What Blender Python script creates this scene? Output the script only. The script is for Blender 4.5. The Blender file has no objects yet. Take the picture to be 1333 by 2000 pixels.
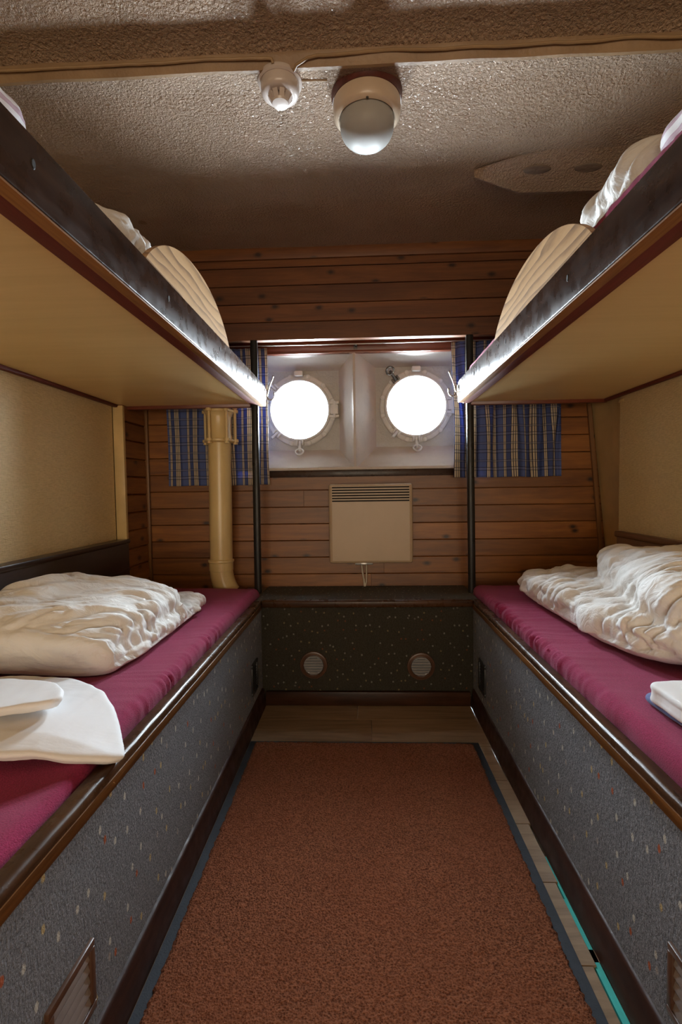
import bpy, bmesh, math, random
import numpy as np
from mathutils import Vector, Matrix, noise

random.seed(7)
scene = bpy.context.scene
COL = scene.collection
PI = math.pi

# ------------------------------------------------------------------ camera
F_PX = 950.0
CAM_H = 0.88
yv = Vector((705 - 666.5, 1000 - 955, -F_PX)).normalized()      # corridor direction seen in camera axes
zv = Vector((-0.012, 1, 0)); zv = (zv - yv * zv.dot(yv)).normalized()
xv = yv.cross(zv)
cam_data = bpy.data.cameras.new('camera')
cam_data.sensor_width = 36.0
cam_data.sensor_fit = 'AUTO'
cam_data.lens = F_PX * 36.0 / 2000.0
cam_data.clip_start = 0.02
cam = bpy.data.objects.new('camera', cam_data)
COL.objects.link(cam)
cam.matrix_world = Matrix.Translation((0, 0, CAM_H)) @ Matrix((xv, yv, zv)).to_4x4()
scene.camera = cam

# ------------------------------------------------------------------ view, world, lights
scene.view_settings.view_transform = 'Standard'
scene.view_settings.look = 'None'
scene.view_settings.gamma = 1.0
scene.view_settings.use_curve_mapping = False
scene.view_settings.exposure = 0.0

SKY_L = 315.0          # bright overcast daylight outside the portholes
FILL_W = 36.0          # warm fill lamp added behind the camera to brighten the cabin
PORTS = [(-0.292, 1.266), (0.271, 1.276)]
PORT_Y = 2.40
GLASS_R = 0.139

world = bpy.data.worlds.new('overcast_sky')
scene.world = world
world.use_nodes = True
wbg = world.node_tree.nodes['Background']
wbg.inputs['Color'].default_value = (0.80, 0.90, 1.0, 1)
wbg.inputs['Strength'].default_value = SKY_L
for px_, pz_ in PORTS:
    ld = bpy.data.lights.new('porthole_daylight', 'AREA')
    ld.shape = 'DISK'; ld.size = GLASS_R * 2
    ld.cycles.is_portal = True
    lo = bpy.data.objects.new('porthole_daylight', ld); COL.objects.link(lo)
    lo.location = (px_, PORT_Y + 0.165, pz_)
    lo.rotation_euler = (-PI / 2, 0, 0)       # faces into the cabin (-Y)

fd = bpy.data.lights.new('warm_fill_light', 'AREA')  # added fill lamp, no doorway is modelled
fd.shape = 'RECTANGLE'; fd.size = 1.9; fd.size_y = 1.1
fd.color = (1.0, 0.84, 0.64); fd.energy = FILL_W
fo = bpy.data.objects.new('warm_fill_light', fd); COL.objects.link(fo)
fo.location = (0.0, -2.30, 0.85); fo.rotation_euler = (PI / 2, 0, 0)

scene.cycles.max_bounces = 10
scene.cycles.diffuse_bounces = 6
scene.cycles.transparent_max_bounces = 12
scene.cycles.use_denoising = True
scene.cycles.sample_clamp_indirect = 6.0
scene.cycles.caustics_reflective = False
scene.cycles.caustics_refractive = False


# ------------------------------------------------------------------ material helpers
class G:
    def __init__(s, name):
        s.m = bpy.data.materials.new(name); s.m.use_nodes = True
        s.nt = s.m.node_tree; s.b = s.nt.nodes['Principled BSDF']
        s.out = [n for n in s.nt.nodes if n.type == 'OUTPUT_MATERIAL'][0]
        s._tc = None

    def n(s, t, **kw):
        nd = s.nt.nodes.new(t)
        for k, v in kw.items(): setattr(nd, k, v)
        return nd

    def lk(s, a, b): s.nt.links.new(a, b)

    def put(s, sock, v):
        if hasattr(v, 'is_linked') or isinstance(v, bpy.types.NodeSocket): s.lk(v, sock)
        elif isinstance(v, (tuple, list)) and len(v) == 3 and sock.type == 'RGBA': sock.default_value = (*v, 1)
        else: sock.default_value = v

    def co(s, kind='Object', scale=(1, 1, 1), rot=(0, 0, 0), add=None):
        if s._tc is None: s._tc = s.n('ShaderNodeTexCoord')
        v = s._tc.outputs[kind]
        if add is not None:
            a = s.n('ShaderNodeVectorMath', operation='ADD'); s.lk(v, a.inputs[0]); s.put(a.inputs[1], add); v = a.outputs[0]
        mp = s.n('ShaderNodeMapping'); s.lk(v, mp.inputs['Vector'])
        mp.inputs['Scale'].default_value = scale; mp.inputs['Rotation'].default_value = rot
        return mp.outputs[0]

    def noise(s, vec, scale=1.0, detail=2.0, rough=0.5, dist=0.0):
        nd = s.n('ShaderNodeTexNoise'); s.lk(vec, nd.inputs['Vector'])
        nd.inputs['Scale'].default_value = scale; nd.inputs['Detail'].default_value = detail
        nd.inputs['Roughness'].default_value = rough; nd.inputs['Distortion'].default_value = dist
        return nd.outputs['Fac']

    def voro(s, vec, scale=1.0, feature='F1', rnd=1.0):
        nd = s.n('ShaderNodeTexVoronoi', feature=feature); s.lk(vec, nd.inputs['Vector'])
        nd.inputs['Scale'].default_value = scale; nd.inputs['Randomness'].default_value = rnd
        return nd

    def voro2(s, a, b, scale, ka=1.0, kb=1.0, add=None):
        vec = s.co('Object', (1, 1, 1), add=add)
        sp = s.n('ShaderNodeSeparateXYZ'); s.lk(vec, sp.inputs[0])
        cb = s.n('ShaderNodeCombineXYZ'); s.lk(s.math('MULTIPLY', sp.outputs[a], ka), cb.inputs[0]); s.lk(s.math('MULTIPLY', sp.outputs[b], kb), cb.inputs[1])
        nd = s.n('ShaderNodeTexVoronoi', feature='F1', voronoi_dimensions='2D'); s.lk(cb.outputs[0], nd.inputs['Vector'])
        nd.inputs['Scale'].default_value = scale
        return nd

    def ramp(s, fac, stops, interp='LINEAR'):
        nd = s.n('ShaderNodeValToRGB'); cr = nd.color_ramp; cr.interpolation = interp
        while len(cr.elements) > 1: cr.elements.remove(cr.elements[-1])
        for i, (p, c) in enumerate(stops):
            c = (c, c, c) if not isinstance(c, (tuple, list)) else c
            e = cr.elements[0] if i == 0 else cr.elements.new(p)
            e.position = p; e.color = (*c, 1)
        s.put(nd.inputs['Fac'], fac)
        return nd.outputs['Color']

    def mix(s, fac, a, b, blend='MIX'):
        nd = s.n('ShaderNodeMix', data_type='RGBA', blend_type=blend)
        s.put(nd.inputs[0], fac); s.put(nd.inputs[6], a); s.put(nd.inputs[7], b)
        return nd.outputs[2]

    def math(s, op, a, b=0.0):
        nd = s.n('ShaderNodeMath', operation=op); s.put(nd.inputs[0], a); s.put(nd.inputs[1], b)
        return nd.outputs[0]

    def bump(s, h, strength=0.3, dist=0.01, normal=None):
        nd = s.n('ShaderNodeBump'); s.lk(h, nd.inputs['Height'])
        nd.inputs['Strength'].default_value = strength; nd.inputs['Distance'].default_value = dist
        if normal is not None: s.lk(normal, nd.inputs['Normal'])
        return nd.outputs['Normal']

    def done(s, col=None, rough=None, normal=None, metal=None, spec=None, coat=None, sheen=None):
        b = s.b
        if col is not None: s.put(b.inputs['Base Color'], col)
        if rough is not None: s.put(b.inputs['Roughness'], rough)
        if normal is not None: s.lk(normal, b.inputs['Normal'])
        if metal is not None: s.put(b.inputs['Metallic'], metal)
        if spec is not None: s.put(b.inputs['Specular IOR Level'], spec)
        if coat is not None:
            b.inputs['Coat Weight'].default_value = coat[0]; b.inputs['Coat Roughness'].default_value = coat[1]
        if sheen is not None:
            b.inputs['Sheen Weight'].default_value = sheen
        return s.m


def island(g):
    return g.n('ShaderNodeNewGeometry').outputs['Random Per Island']


def wood(name, dark, light, axis=0, rough=0.4, ring=26.0, knots=0.0, var=0.35, bumpk=0.15, coat=None, knot_col=(0.022, 0.007, 0.002), spec=0.5):
    g = G(name)
    r = island(g)
    off = g.n('ShaderNodeCombineXYZ')
    for i in range(3): g.lk(g.math('MULTIPLY', r, (13.7, 7.1, 21.3)[i]), off.inputs[i])
    sc = [1.0, 1.0, 1.0]; sc[axis] = 0.07
    v = g.co('Object', tuple(sc), add=off.outputs[0])
    n1 = g.noise(v, ring, 5, 0.62, 0.9)
    n0 = g.noise(g.co('Object', tuple(0.35 if q == axis else 1.0 for q in range(3)), add=off.outputs[0]), 14, 3, 0.5, 0.6)
    n2 = g.noise(v, ring * 7, 3, 0.6, 0.2)
    f = g.math('ADD', g.math('MULTIPLY', n1, 0.75), g.math('MULTIPLY', n2, 0.25))
    c = g.ramp(f, [(0.33, dark), (0.66, light)])
    if knots > 0: c = g.mix(g.ramp(n0, [(0.48, 0.0), (0.75, 0.55)]), c, dark)
    tone = g.ramp(r, [(0, 1.0 - var), (1, 1.0 + var * 0.4)])
    c = g.mix(1.0, c, tone, 'MULTIPLY')
    if knots > 0:
        kv = g.co('Object')
        vo = g.voro2(axis, 2, knots, 0.6, 1.0, add=off.outputs[0])
        d = g.math('ADD', vo.outputs['Distance'], g.math('MULTIPLY', g.noise(kv, 60, 2), 0.05))
        sp = g.n('ShaderNodeSeparateColor'); g.lk(vo.outputs['Color'], sp.inputs[0])
        pick = g.math('GREATER_THAN', sp.outputs[0], 0.45)
        k = g.ramp(d, [(0.065, 1.0), (0.10, 0.6), (0.17, 0.0)])
        c = g.mix(g.math('MULTIPLY', g.math('MULTIPLY', k, pick), 0.95), c, knot_col)
    nm = g.bump(f, bumpk, 0.004)
    return g.done(c, rough, nm, coat=coat, spec=spec)


def plain(name, col, rough=0.5, metal=0.0, var=0.12, nscale=14.0, bumpk=0.05, bscale=60.0, spec=None, coat=None):
    g = G(name)
    v = g.co('Object')
    n = g.noise(v, nscale, 4, 0.6)
    lo = tuple(x * (1 - var) for x in col); hi = tuple(min(1, x * (1 + var)) for x in col)
    c = g.ramp(n, [(0.3, lo), (0.7, hi)])
    nm = g.bump(g.noise(v, bscale, 3, 0.6), bumpk, 0.003)
    return g.done(c, rough, nm, metal, spec=spec, coat=coat)


M = {}
M['pine'] = wood('pine_planks', (0.150, 0.048, 0.009), (0.345, 0.132, 0.025), 0, 0.42, 22, knots=9.5, var=0.26, bumpk=0.12)
M['pine_side'] = wood('pine_planks_side', (0.150, 0.048, 0.009), (0.345, 0.132, 0.025), 1, 0.42, 22, knots=9.5, var=0.26, bumpk=0.12)
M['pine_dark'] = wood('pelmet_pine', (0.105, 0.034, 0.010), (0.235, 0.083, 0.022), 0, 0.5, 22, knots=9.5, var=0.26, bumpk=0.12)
M['pine_trim'] = wood('corner_strip_wood', (0.16, 0.07, 0.022), (0.28, 0.13, 0.04), 2, 0.4, 26)
M['redwood'] = wood('red_stained_wood', (0.095, 0.018, 0.011), (0.19, 0.040, 0.021), 1, 0.55, 30, var=0.15, spec=0.2)
M['redwood_x'] = wood('red_stained_wood_across', (0.11, 0.025, 0.013), (0.22, 0.055, 0.025), 0, 0.32, 30, var=0.15)
M['oakedge'] = wood('bare_board_edge', (0.20, 0.085, 0.022), (0.40, 0.19, 0.055), 1, 0.6, 40, var=0.1, spec=0.2)
M['nosing_front'] = wood('orange_brown_strip', (0.075, 0.028, 0.007), (0.19, 0.075, 0.018), 1, 0.38, 34, var=0.15, spec=0.3)
M['dado'] = wood('dark_dado_wood', (0.012, 0.006, 0.004), (0.035, 0.016, 0.009), 1, 0.30, 24, var=0.1)
M['dado_brown'] = wood('brown_dado_wood', (0.10, 0.042, 0.014), (0.22, 0.10, 0.036), 1, 0.36, 24, var=0.15)


def varnish(name, axis, lo=(0.014, 0.0065, 0.004), hi=(0.056, 0.027, 0.015), rough=0.27, flake=0.6, spec=0.24):
    g = G(name)
    sc = [1.0, 1.0, 1.0]; sc[axis] = 0.12
    v = g.co('Object', tuple(sc)); w = g.co('Object')
    n = g.noise(v, 34, 5, 0.65, 0.4)
    c = g.ramp(n, [(0.3, lo), (0.72, hi)])
    fl = g.ramp(g.noise(w, 330, 3, 0.7), [(0.60, 0.0), (0.70, 1.0)])
    zone = g.ramp(g.noise(w, 11, 3, 0.65), [(0.56, 0.0), (0.70, 1.0)])
    fl = g.math('MULTIPLY', fl, zone)
    h = g.math('ADD', g.math('MULTIPLY', g.noise(w, 26, 3, 0.5), 0.22), g.math('MULTIPLY', fl, flake))
    h = g.math('ADD', h, g.math('MULTIPLY', n, 0.25))
    nm = g.bump(h, 0.20, 0.004)
    r = g.ramp(g.noise(w, 30, 3), [(0.3, rough * 0.85), (0.7, rough * 1.3)])
    return g.done(c, r, nm, spec=spec)


M['varnish_y'] = varnish('dark_varnished_board', 1)
M['varnish_x'] = varnish('dark_varnished_board_across', 0, flake=0.1)
M['nosing_y'] = varnish('brown_varnished_nosing', 1, (0.022, 0.010, 0.005), (0.080, 0.034, 0.013), 0.27, flake=0.25)
M['nosing_x'] = varnish('brown_varnished_nosing_across', 0, (0.022, 0.010, 0.005), (0.080, 0.034, 0.013), 0.27, flake=0.25)
M['post'] = varnish('black_painted_post', 2, (0.010, 0.009, 0.008), (0.022, 0.018, 0.015), 0.30, flake=0.06)
M['skirt_y'] = varnish('dark_skirting', 1, (0.016, 0.006, 0.004), (0.05, 0.018, 0.010), 0.48, flake=0.2, spec=0.25)
M['skirt_x'] = varnish('dark_skirting_across', 0, (0.02, 0.008, 0.004), (0.06, 0.022, 0.010), 0.36)

# light oak-veneer lee boards, wavy grain
def leewood():
    g = G('light_oak_veneer')
    v = g.co('Object', (1, 0.22, 1))
    w = g.n('ShaderNodeTexWave', wave_type='BANDS', bands_direction='Z', wave_profile='SAW')
    g.lk(g.co('Object', (1, 0.16, 1), rot=(0.10, 0, 0)), w.inputs['Vector'])
    w.inputs['Scale'].default_value = 11; w.inputs['Distortion'].default_value = 9.5
    w.inputs['Detail'].default_value = 2.5; w.inputs['Detail Scale'].default_value = 1.3
    f = g.math('ADD', g.math('MULTIPLY', w.outputs['Fac'], 0.7), g.math('MULTIPLY', g.noise(v, 160, 3), 0.3))
    c = g.ramp(f, [(0.15, (0.56, 0.36, 0.185)), (0.55, (0.46, 0.275, 0.13)), (0.88, (0.20, 0.115, 0.06))])
    return g.done(c, 0.38, g.bump(f, 0.08, 0.003))
M['leewood'] = leewood()

# woven vinyl wallpaper
def vinyl():
    g = G('cream_vinyl_wallpaper')
    v = g.co('Object', (1, 1, 1))
    w1 = g.noise(g.co('Object', (60, 60, 420)), 1.0, 2, 0.5)
    w2 = g.noise(g.co('Object', (300, 300, 60)), 1.0, 2, 0.5)
    h = g.math('ADD', w1, g.math('MULTIPLY', w2, 0.5))
    c = g.ramp(g.noise(v, 3, 3), [(0.3, (0.68, 0.515, 0.265)), (0.7, (0.76, 0.59, 0.32))])
    c = g.mix(g.ramp(h, [(0.55, 0.45), (0.9, 0.0)]), c, (0.44, 0.31, 0.14))
    sp = g.voro(v, 9.0)
    spot = g.ramp(sp.outputs['Distance'], [(0.018, 1.0), (0.03, 0.0)])
    c = g.mix(g.math('MULTIPLY', spot, 0.5), c, (0.25, 0.15, 0.07))
    return g.done(c, 0.5, g.bump(h, 0.6, 0.004))
M['vinyl'] = vinyl()
M['cream_paint'] = plain('cream_gloss_paint', (0.60, 0.43, 0.19), 0.33, var=0.14, nscale=7, bumpk=0.10, bscale=35)
M['pipe_paint'] = plain('cream_pipe_paint', (0.63, 0.47, 0.215), 0.28, var=0.08, nscale=6, bumpk=0.05, bscale=30)
M['ply'] = wood('yellow_varnished_plywood', (0.74, 0.52, 0.205), (0.82, 0.59, 0.25), 0, 0.40, 14, var=0.0, bumpk=0.03)
M['ply_dark'] = wood('bed_base_plywood', (0.08, 0.05, 0.03), (0.14, 0.09, 0.05), 1, 0.6, 14)

# sprayed popcorn ceiling
def popcorn():
    g = G('sprayed_popcorn_paint')
    v = g.co('Object')
    n1 = g.noise(v, 125, 3, 0.62, 0.4)
    n2 = g.voro(g.co('Object', add=(3, 1, 2)), 150, 'SMOOTH_F1')
    h = g.math('ADD', g.math('MULTIPLY', g.ramp(n1, [(0.36, 0.0), (0.66, 1.0)]), 0.8), g.math('MULTIPLY', n2.outputs['Distance'], 0.45))
    big = g.noise(v, 5, 3)
    c = g.ramp(big, [(0.3, (0.30, 0.198, 0.125)), (0.7, (0.37, 0.25, 0.165))])
    st = g.voro(g.co('Object', (1, 1, 1)), 3.1)
    d = g.math('ADD', st.outputs['Distance'], g.math('MULTIPLY', g.noise(v, 40, 3), 0.06))
    stain = g.ramp(d, [(0.055, 1.0), (0.085, 0.0)])
    c = g.mix(g.math('MULTIPLY', stain, 0.7), c, (0.16, 0.075, 0.02))
    return g.done(c, 0.30, g.bump(h, 0.85, 0.007), spec=0.42)
M['popcorn'] = popcorn()

def shaded_step_paint():
    g = G('shaded_step_band')  # step face turned from the portholes; its shade is put into this brown
    v = g.co('Object')
    c = g.ramp(g.noise(v, 12, 4), [(0.3, (0.235, 0.14, 0.068)), (0.7, (0.31, 0.195, 0.10))])
    return g.done(c, 0.5, g.bump(g.noise(v, 90, 3), 0.3, 0.004))
M['band'] = shaded_step_paint()
M['hole_shade'] = plain('hole_shade_brown', (0.13, 0.085, 0.055), 0.6, bumpk=0.4, bscale=120)  # dark brown stands in for the shade inside the bracket holes

# speckled carpet
def carpet(name, base, vscale, speck=0.9):
    g = G(name)
    v = g.co('Object')
    n = g.noise(v, 260, 3, 0.7)
    n2 = g.noise(g.co('Object', (420, 420, 120)), 1.0, 2, 0.6)
    f = g.math('ADD', g.math('MULTIPLY', n, 0.6), g.math('MULTIPLY', n2, 0.4))
    c = g.ramp(f, [(0.36, base[0]), (0.66, base[1])])
    vo = g.voro2(vscale[0], vscale[1], vscale[3], 1.0, vscale[2])
    sp = g.n('ShaderNodeSeparateColor'); g.lk(vo.outputs['Color'], sp.inputs[0])
    dd = g.math('ADD', vo.outputs['Distance'], g.math('MULTIPLY', g.noise(v, 220, 2), 0.09))
    spot = g.math('MULTIPLY', g.ramp(dd, [(0.125, 1.0), (0.155, 0.0)]), g.math('GREATER_THAN', sp.outputs[0], 0.18))
    sc = g.ramp(sp.outputs[1], [(0.0, (0.50, 0.48, 0.42)), (0.42, (0.47, 0.36, 0.17)), (0.66, (0.38, 0.09, 0.025)), (0.84, (0.33, 0.30, 0.27))], 'CONSTANT')
    c = g.mix(g.math('MULTIPLY', spot, speck), c, sc)
    return g.done(c, 0.85, g.bump(f, 0.7, 0.005), spec=0.2)
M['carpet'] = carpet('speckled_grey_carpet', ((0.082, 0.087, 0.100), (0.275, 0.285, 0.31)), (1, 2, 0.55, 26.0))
M['carpet_bench'] = carpet('speckled_carpet_shaded', ((0.022, 0.019, 0.013), (0.056, 0.049, 0.035)), (0, 2, 0.9, 28.0), 0.3)  # same carpet as the bunks, bench shade put into a darker colour
M['carpet_seat'] = carpet('speckled_seat_carpet_shaded', ((0.05, 0.049, 0.042), (0.13, 0.125, 0.105)), (0, 1, 1.0, 28.0), 0.5)  # same carpet again, the seat's dimness is in its colour

def terry(name, a, b):
    g = G(name)
    v = g.co('Object')
    f = g.noise(v, 420, 3, 0.7)
    c = g.ramp(f, [(0.3, a), (0.7, b)])
    c = g.mix(g.ramp(g.noise(v, 9, 3), [(0.35, 0.0), (0.7, 0.35)]), c, a)
    return g.done(c, 0.9, g.bump(f, 0.5, 0.003), spec=0.12, sheen=0.12)
M['magenta'] = terry('magenta_terry_sheet', (0.19, 0.010, 0.050), (0.36, 0.026, 0.10))

def cotton(name, col, wr=0.35, scale=16.0, rough=0.75):
    g = G(name)
    v = g.co('Object')
    n1 = g.noise(g.co('Object', (0.45, 1.0, 0.9)), scale, 4, 0.55, 1.4)
    ridge = g.math('ABSOLUTE', g.math('SUBTRACT', n1, 0.5))
    fine = g.noise(v, 900, 2)
    h = g.math('ADD', g.math('MULTIPLY', ridge, 1.6), g.math('MULTIPLY', fine, 0.03))
    lo = tuple(x * 0.94 for x in col)
    c = g.ramp(g.noise(v, 6, 2), [(0.3, lo), (0.7, col)])
    return g.done(c, rough, g.bump(h, wr, 0.022), spec=0.25, sheen=0.2)
M['duvet'] = cotton('white_cotton_duvet', (0.82, 0.80, 0.765), 0.26, 16)
M['linen'] = cotton('white_pressed_linen', (0.83, 0.83, 0.84), 0.06, 8)
M['blue_linen'] = cotton('blue_folded_cloth', (0.07, 0.10, 0.25), 0.08, 10)

def striped():
    g = G('striped_pillow_linen')
    v = g.co('Object', (1, 1, 1))
    w = g.n('ShaderNodeTexWave', wave_type='BANDS', bands_direction='Z')
    g.lk(v, w.inputs['Vector']); w.inputs['Scale'].default_value = 13; w.inputs['Distortion'].default_value = 0.6
    c = g.ramp(w.outputs['Fac'], [(0.0, (0.80, 0.78, 0.80)), (0.62, (0.80, 0.78, 0.80)), (0.70, (0.50, 0.34, 0.40)), (1.0, (0.56, 0.42, 0.50))])
    return g.done(c, 0.75, g.bump(g.noise(v, 30, 3), 0.1, 0.01))
M['striped'] = striped()

def rug():
    g = G('terracotta_pile')
    v = g.co('Object')
    f = g.math('ADD', g.math('MULTIPLY', g.noise(v, 210, 3, 0.7), 0.65), g.math('MULTIPLY', g.voro(v, 260).outputs['Distance'], 0.35))
    c = g.ramp(f, [(0.32, (0.075, 0.023, 0.010)), (0.62, (0.265, 0.098, 0.049))])
    c = g.mix(g.ramp(g.noise(v, 4, 3), [(0.4, 0.0), (0.7, 0.30)]), c, (0.20, 0.055, 0.022))
    return g.done(c, 0.95, g.bump(f, 1.0, 0.007), spec=0.1)
M['rug'] = rug()
M['rubber'] = plain('black_rubber_edge', (0.022, 0.026, 0.034), 0.6, var=0.2, nscale=60, bumpk=0.2, bscale=300)
M['teal'] = plain('teal_foam_underlay', (0.035, 0.42, 0.38), 0.7, var=0.1)

def laminate():
    g = G('oak_laminate')
    r = island(g)
    off = g.n('ShaderNodeCombineXYZ')
    for i in range(3): g.lk(g.math('MULTIPLY', r, (9.1, 5.3, 0.0)[i]), off.inputs[i])
    v = g.co('Object', (0.10, 1, 1), add=off.outputs[0])
    f = g.noise(v, 46, 5, 0.6, 0.7)
    c = g.ramp(f, [(0.30, (0.20, 0.128, 0.070)), (0.7, (0.37, 0.25, 0.148))])
    c = g.mix(1.0, c, g.ramp(r, [(0, 0.82), (1, 1.06)]), 'MULTIPLY')
    return g.done(c, 0.34, g.bump(f, 0.05, 0.002))
M['laminate'] = laminate()

def whitepaint(name, col, k, sc, rough=0.35):
    g = G(name)
    v = g.co('Object')
    n = g.noise(v, sc, 4, 0.6, 0.3)
    c = g.ramp(g.noise(v, 5, 4, 0.6), [(0.3, tuple(x * 0.8 for x in col)), (0.65, col)])
    dirt = g.ramp(g.noise(v, 22, 5, 0.7), [(0.60, 0.0), (0.75, 0.5)])
    c = g.mix(dirt, c, tuple(x * 0.6 for x in col))
    return g.done(c, rough, g.bump(n, k, 0.006))
M['recess'] = whitepaint('white_painted_recess_wood', (0.62, 0.555, 0.50), 0.14, 18, 0.62)
M['hullplate'] = whitepaint('lumpy_white_painted_steel', (0.47, 0.455, 0.43), 0.7, 85)
M['portmetal'] = whitepaint('white_painted_bronze', (0.70, 0.69, 0.67), 0.10, 40)
M['darkmetal'] = plain('worn_dark_bronze', (0.10, 0.09, 0.08), 0.45, 0.6, var=0.4, nscale=90)
M['chrome'] = plain('chrome', (0.62, 0.60, 0.57), 0.18, 1.0, var=0.1, bumpk=0.02)
M['steel'] = plain('zinc_steel', (0.50, 0.49, 0.47), 0.35, 0.9, var=0.15)
M['heater'] = plain('ivory_heater_enamel', (0.45, 0.335, 0.22), 0.40, var=0.05, nscale=4, bumpk=0.02, bscale=200)
M['dark_slot'] = plain('dark_inside', (0.02, 0.015, 0.012), 0.8)
M['white_cable'] = plain('white_cable_sheath', (0.55, 0.48, 0.38), 0.45)
M['beige_cable'] = plain('painted_over_cable', (0.30, 0.19, 0.095), 0.5, bumpk=0.2)
M['detector'] = plain('white_detector_plastic', (0.54, 0.46, 0.41), 0.22, var=0.04)
M['lamp_rim'] = plain('ivory_lamp_rim', (0.52, 0.40, 0.29), 0.30, var=0.05)
M['lamp_base'] = plain('oxblood_lamp_base', (0.085, 0.022, 0.016), 0.35, var=0.3, nscale=40, bumpk=0.2)
M['vent_brown'] = plain('brown_vent_plastic', (0.09, 0.044, 0.026), 0.35)
M['louvre'] = plain('brushed_aluminium', (0.42, 0.42, 0.43), 0.32, 0.45, var=0.12, bumpk=0.04)
M['black_grille'] = plain('black_vent_plastic', (0.02, 0.02, 0.022), 0.4)

def opal():
    g = G('opal_glass')
    return g.done((0.33, 0.315, 0.29), 0.5, None, spec=0.3)
M['opal'] = opal()

def pane():
    g = G('porthole_glass')
    tr = g.n('ShaderNodeBsdfTransparent'); tr.inputs['Color'].default_value = (0.97, 0.985, 0.98, 1)
    gl = g.n('ShaderNodeBsdfGlossy'); gl.inputs['Roughness'].default_value = 0.05
    lw = g.n('ShaderNodeLayerWeight'); lw.inputs['Blend'].default_value = 0.25
    mx = g.n('ShaderNodeMixShader')
    g.lk(g.math('MULTIPLY', lw.outputs['Fresnel'], 0.35), mx.inputs[0]); g.lk(tr.outputs[0], mx.inputs[1]); g.lk(gl.outputs[0], mx.inputs[2])
    g.lk(mx.outputs[0], g.out.inputs['Surface'])
    return g.m
M['glass'] = pane()

# blue plaid, driven by cloth UVs in metres
def plaid():
    g = G('blue_plaid_cotton')
    uv = g.n('ShaderNodeUVMap'); sx = g.n('ShaderNodeSeparateXYZ'); g.lk(uv.outputs[0], sx.inputs[0])
    blue = (0.125, 0.170, 0.40); navy = (0.020, 0.020, 0.06); cream = (0.66, 0.57, 0.43); mid = (0.085, 0.115, 0.28)
    def bands(seq, per, val):
        fr = g.math('FRACT', g.math('DIVIDE', val, per))
        tot = sum(w for w, _ in seq); p = 0.0; st = []
        for w, c in seq: st.append((p, c)); p += w / tot
        return g.ramp(fr, st, 'CONSTANT')
    warp = bands([(34, blue), (2, navy), (5.5, cream), (2, navy), (4.5, cream), (2, navy), (18, mid), (2, navy), (6.5, cream), (3, navy),
                  (6.5, cream), (3, navy), (6.5, cream), (2, navy), (8, mid), (1.5, navy)], 0.115, sx.outputs[0])
    weft_d = bands([(26, 1.0), (2.2, 0.22), (9, 1.0), (2.2, 0.22), (20, 1.0), (2.0, 0.35), (5, 1.0), (2.0, 0.35)], 0.078, sx.outputs[1])
    weft_l = bands([(26, 0.0), (13.4, 0.22), (20, 0.0), (9, 0.30)], 0.078, sx.outputs[1])
    c = g.mix(weft_l, warp, (0.33, 0.33, 0.45))
    c = g.mix(1.0, c, weft_d, 'MULTIPLY')
    th = g.noise(g.co('UV', (900, 900, 1)), 1.0, 2)
    g.done(c, 0.85, g.bump(th, 0.15, 0.001), spec=0.15)
    tl = g.n('ShaderNodeBsdfTranslucent'); g.put(tl.inputs['Color'], c)
    mx = g.n('ShaderNodeMixShader'); mx.inputs[0].default_value = 0.30
    g.lk(g.b.outputs[0], mx.inputs[1]); g.lk(tl.outputs[0], mx.inputs[2]); g.lk(mx.outputs[0], g.out.inputs['Surface'])
    return g.m
M['plaid'] = plaid()


# ------------------------------------------------------------------ geometry helpers
def box(bm, x0, x1, y0, y1, z0, z1, bev=0.0, seg=2):
    t = bmesh.new()
    bmesh.ops.create_cube(t, size=1.0)
    for v in t.verts:
        v.co = Vector(((x0 + x1) / 2 + v.co.x * abs(x1 - x0), (y0 + y1) / 2 + v.co.y * abs(y1 - y0), (z0 + z1) / 2 + v.co.z * abs(z1 - z0)))
    if bev > 0: bmesh.ops.bevel(t, geom=list(t.edges), offset=bev, segments=seg, profile=0.5, affect='EDGES')
    merge(bm, t)


def merge(bm, t, mat=None):
    me = bpy.data.meshes.new('tmp'); t.to_mesh(me); t.free()
    if mat is not None: me.transform(mat)
    bm.from_mesh(me); bpy.data.meshes.remove(me)


def tube(bm, pts, r, seg=10, closed=False, caps=True):
    pts = [Vector(p) for p in pts]; n = len(pts)
    rings = []; up = None
    for i, p in enumerate(pts):
        if closed: d = (pts[(i + 1) % n] - pts[i - 1]).normalized()
        else: d = (pts[min(i + 1, n - 1)] - pts[max(i - 1, 0)]).normalized()
        if up is None:
            up = Vector((0, 0, 1)) if abs(d.z) < 0.9 else Vector((1, 0, 0))
        a = d.cross(up).normalized(); up = a.cross(d).normalized()
        rr = r[i] if isinstance(r, (list, tuple)) else r
        rings.append([bm.verts.new(p + a * (rr * math.cos(2 * PI * k / seg)) + up * (rr * math.sin(2 * PI * k / seg))) for k in range(seg)])
    m = n if closed else n - 1
    for i in range(m):
        A = rings[i]; B = rings[(i + 1) % n]
        for k in range(seg): bm.faces.new((A[k], A[(k + 1) % seg], B[(k + 1) % seg], B[k]))
    if caps and not closed:
        bm.faces.new(list(reversed(rings[0]))); bm.faces.new(rings[-1])


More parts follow.
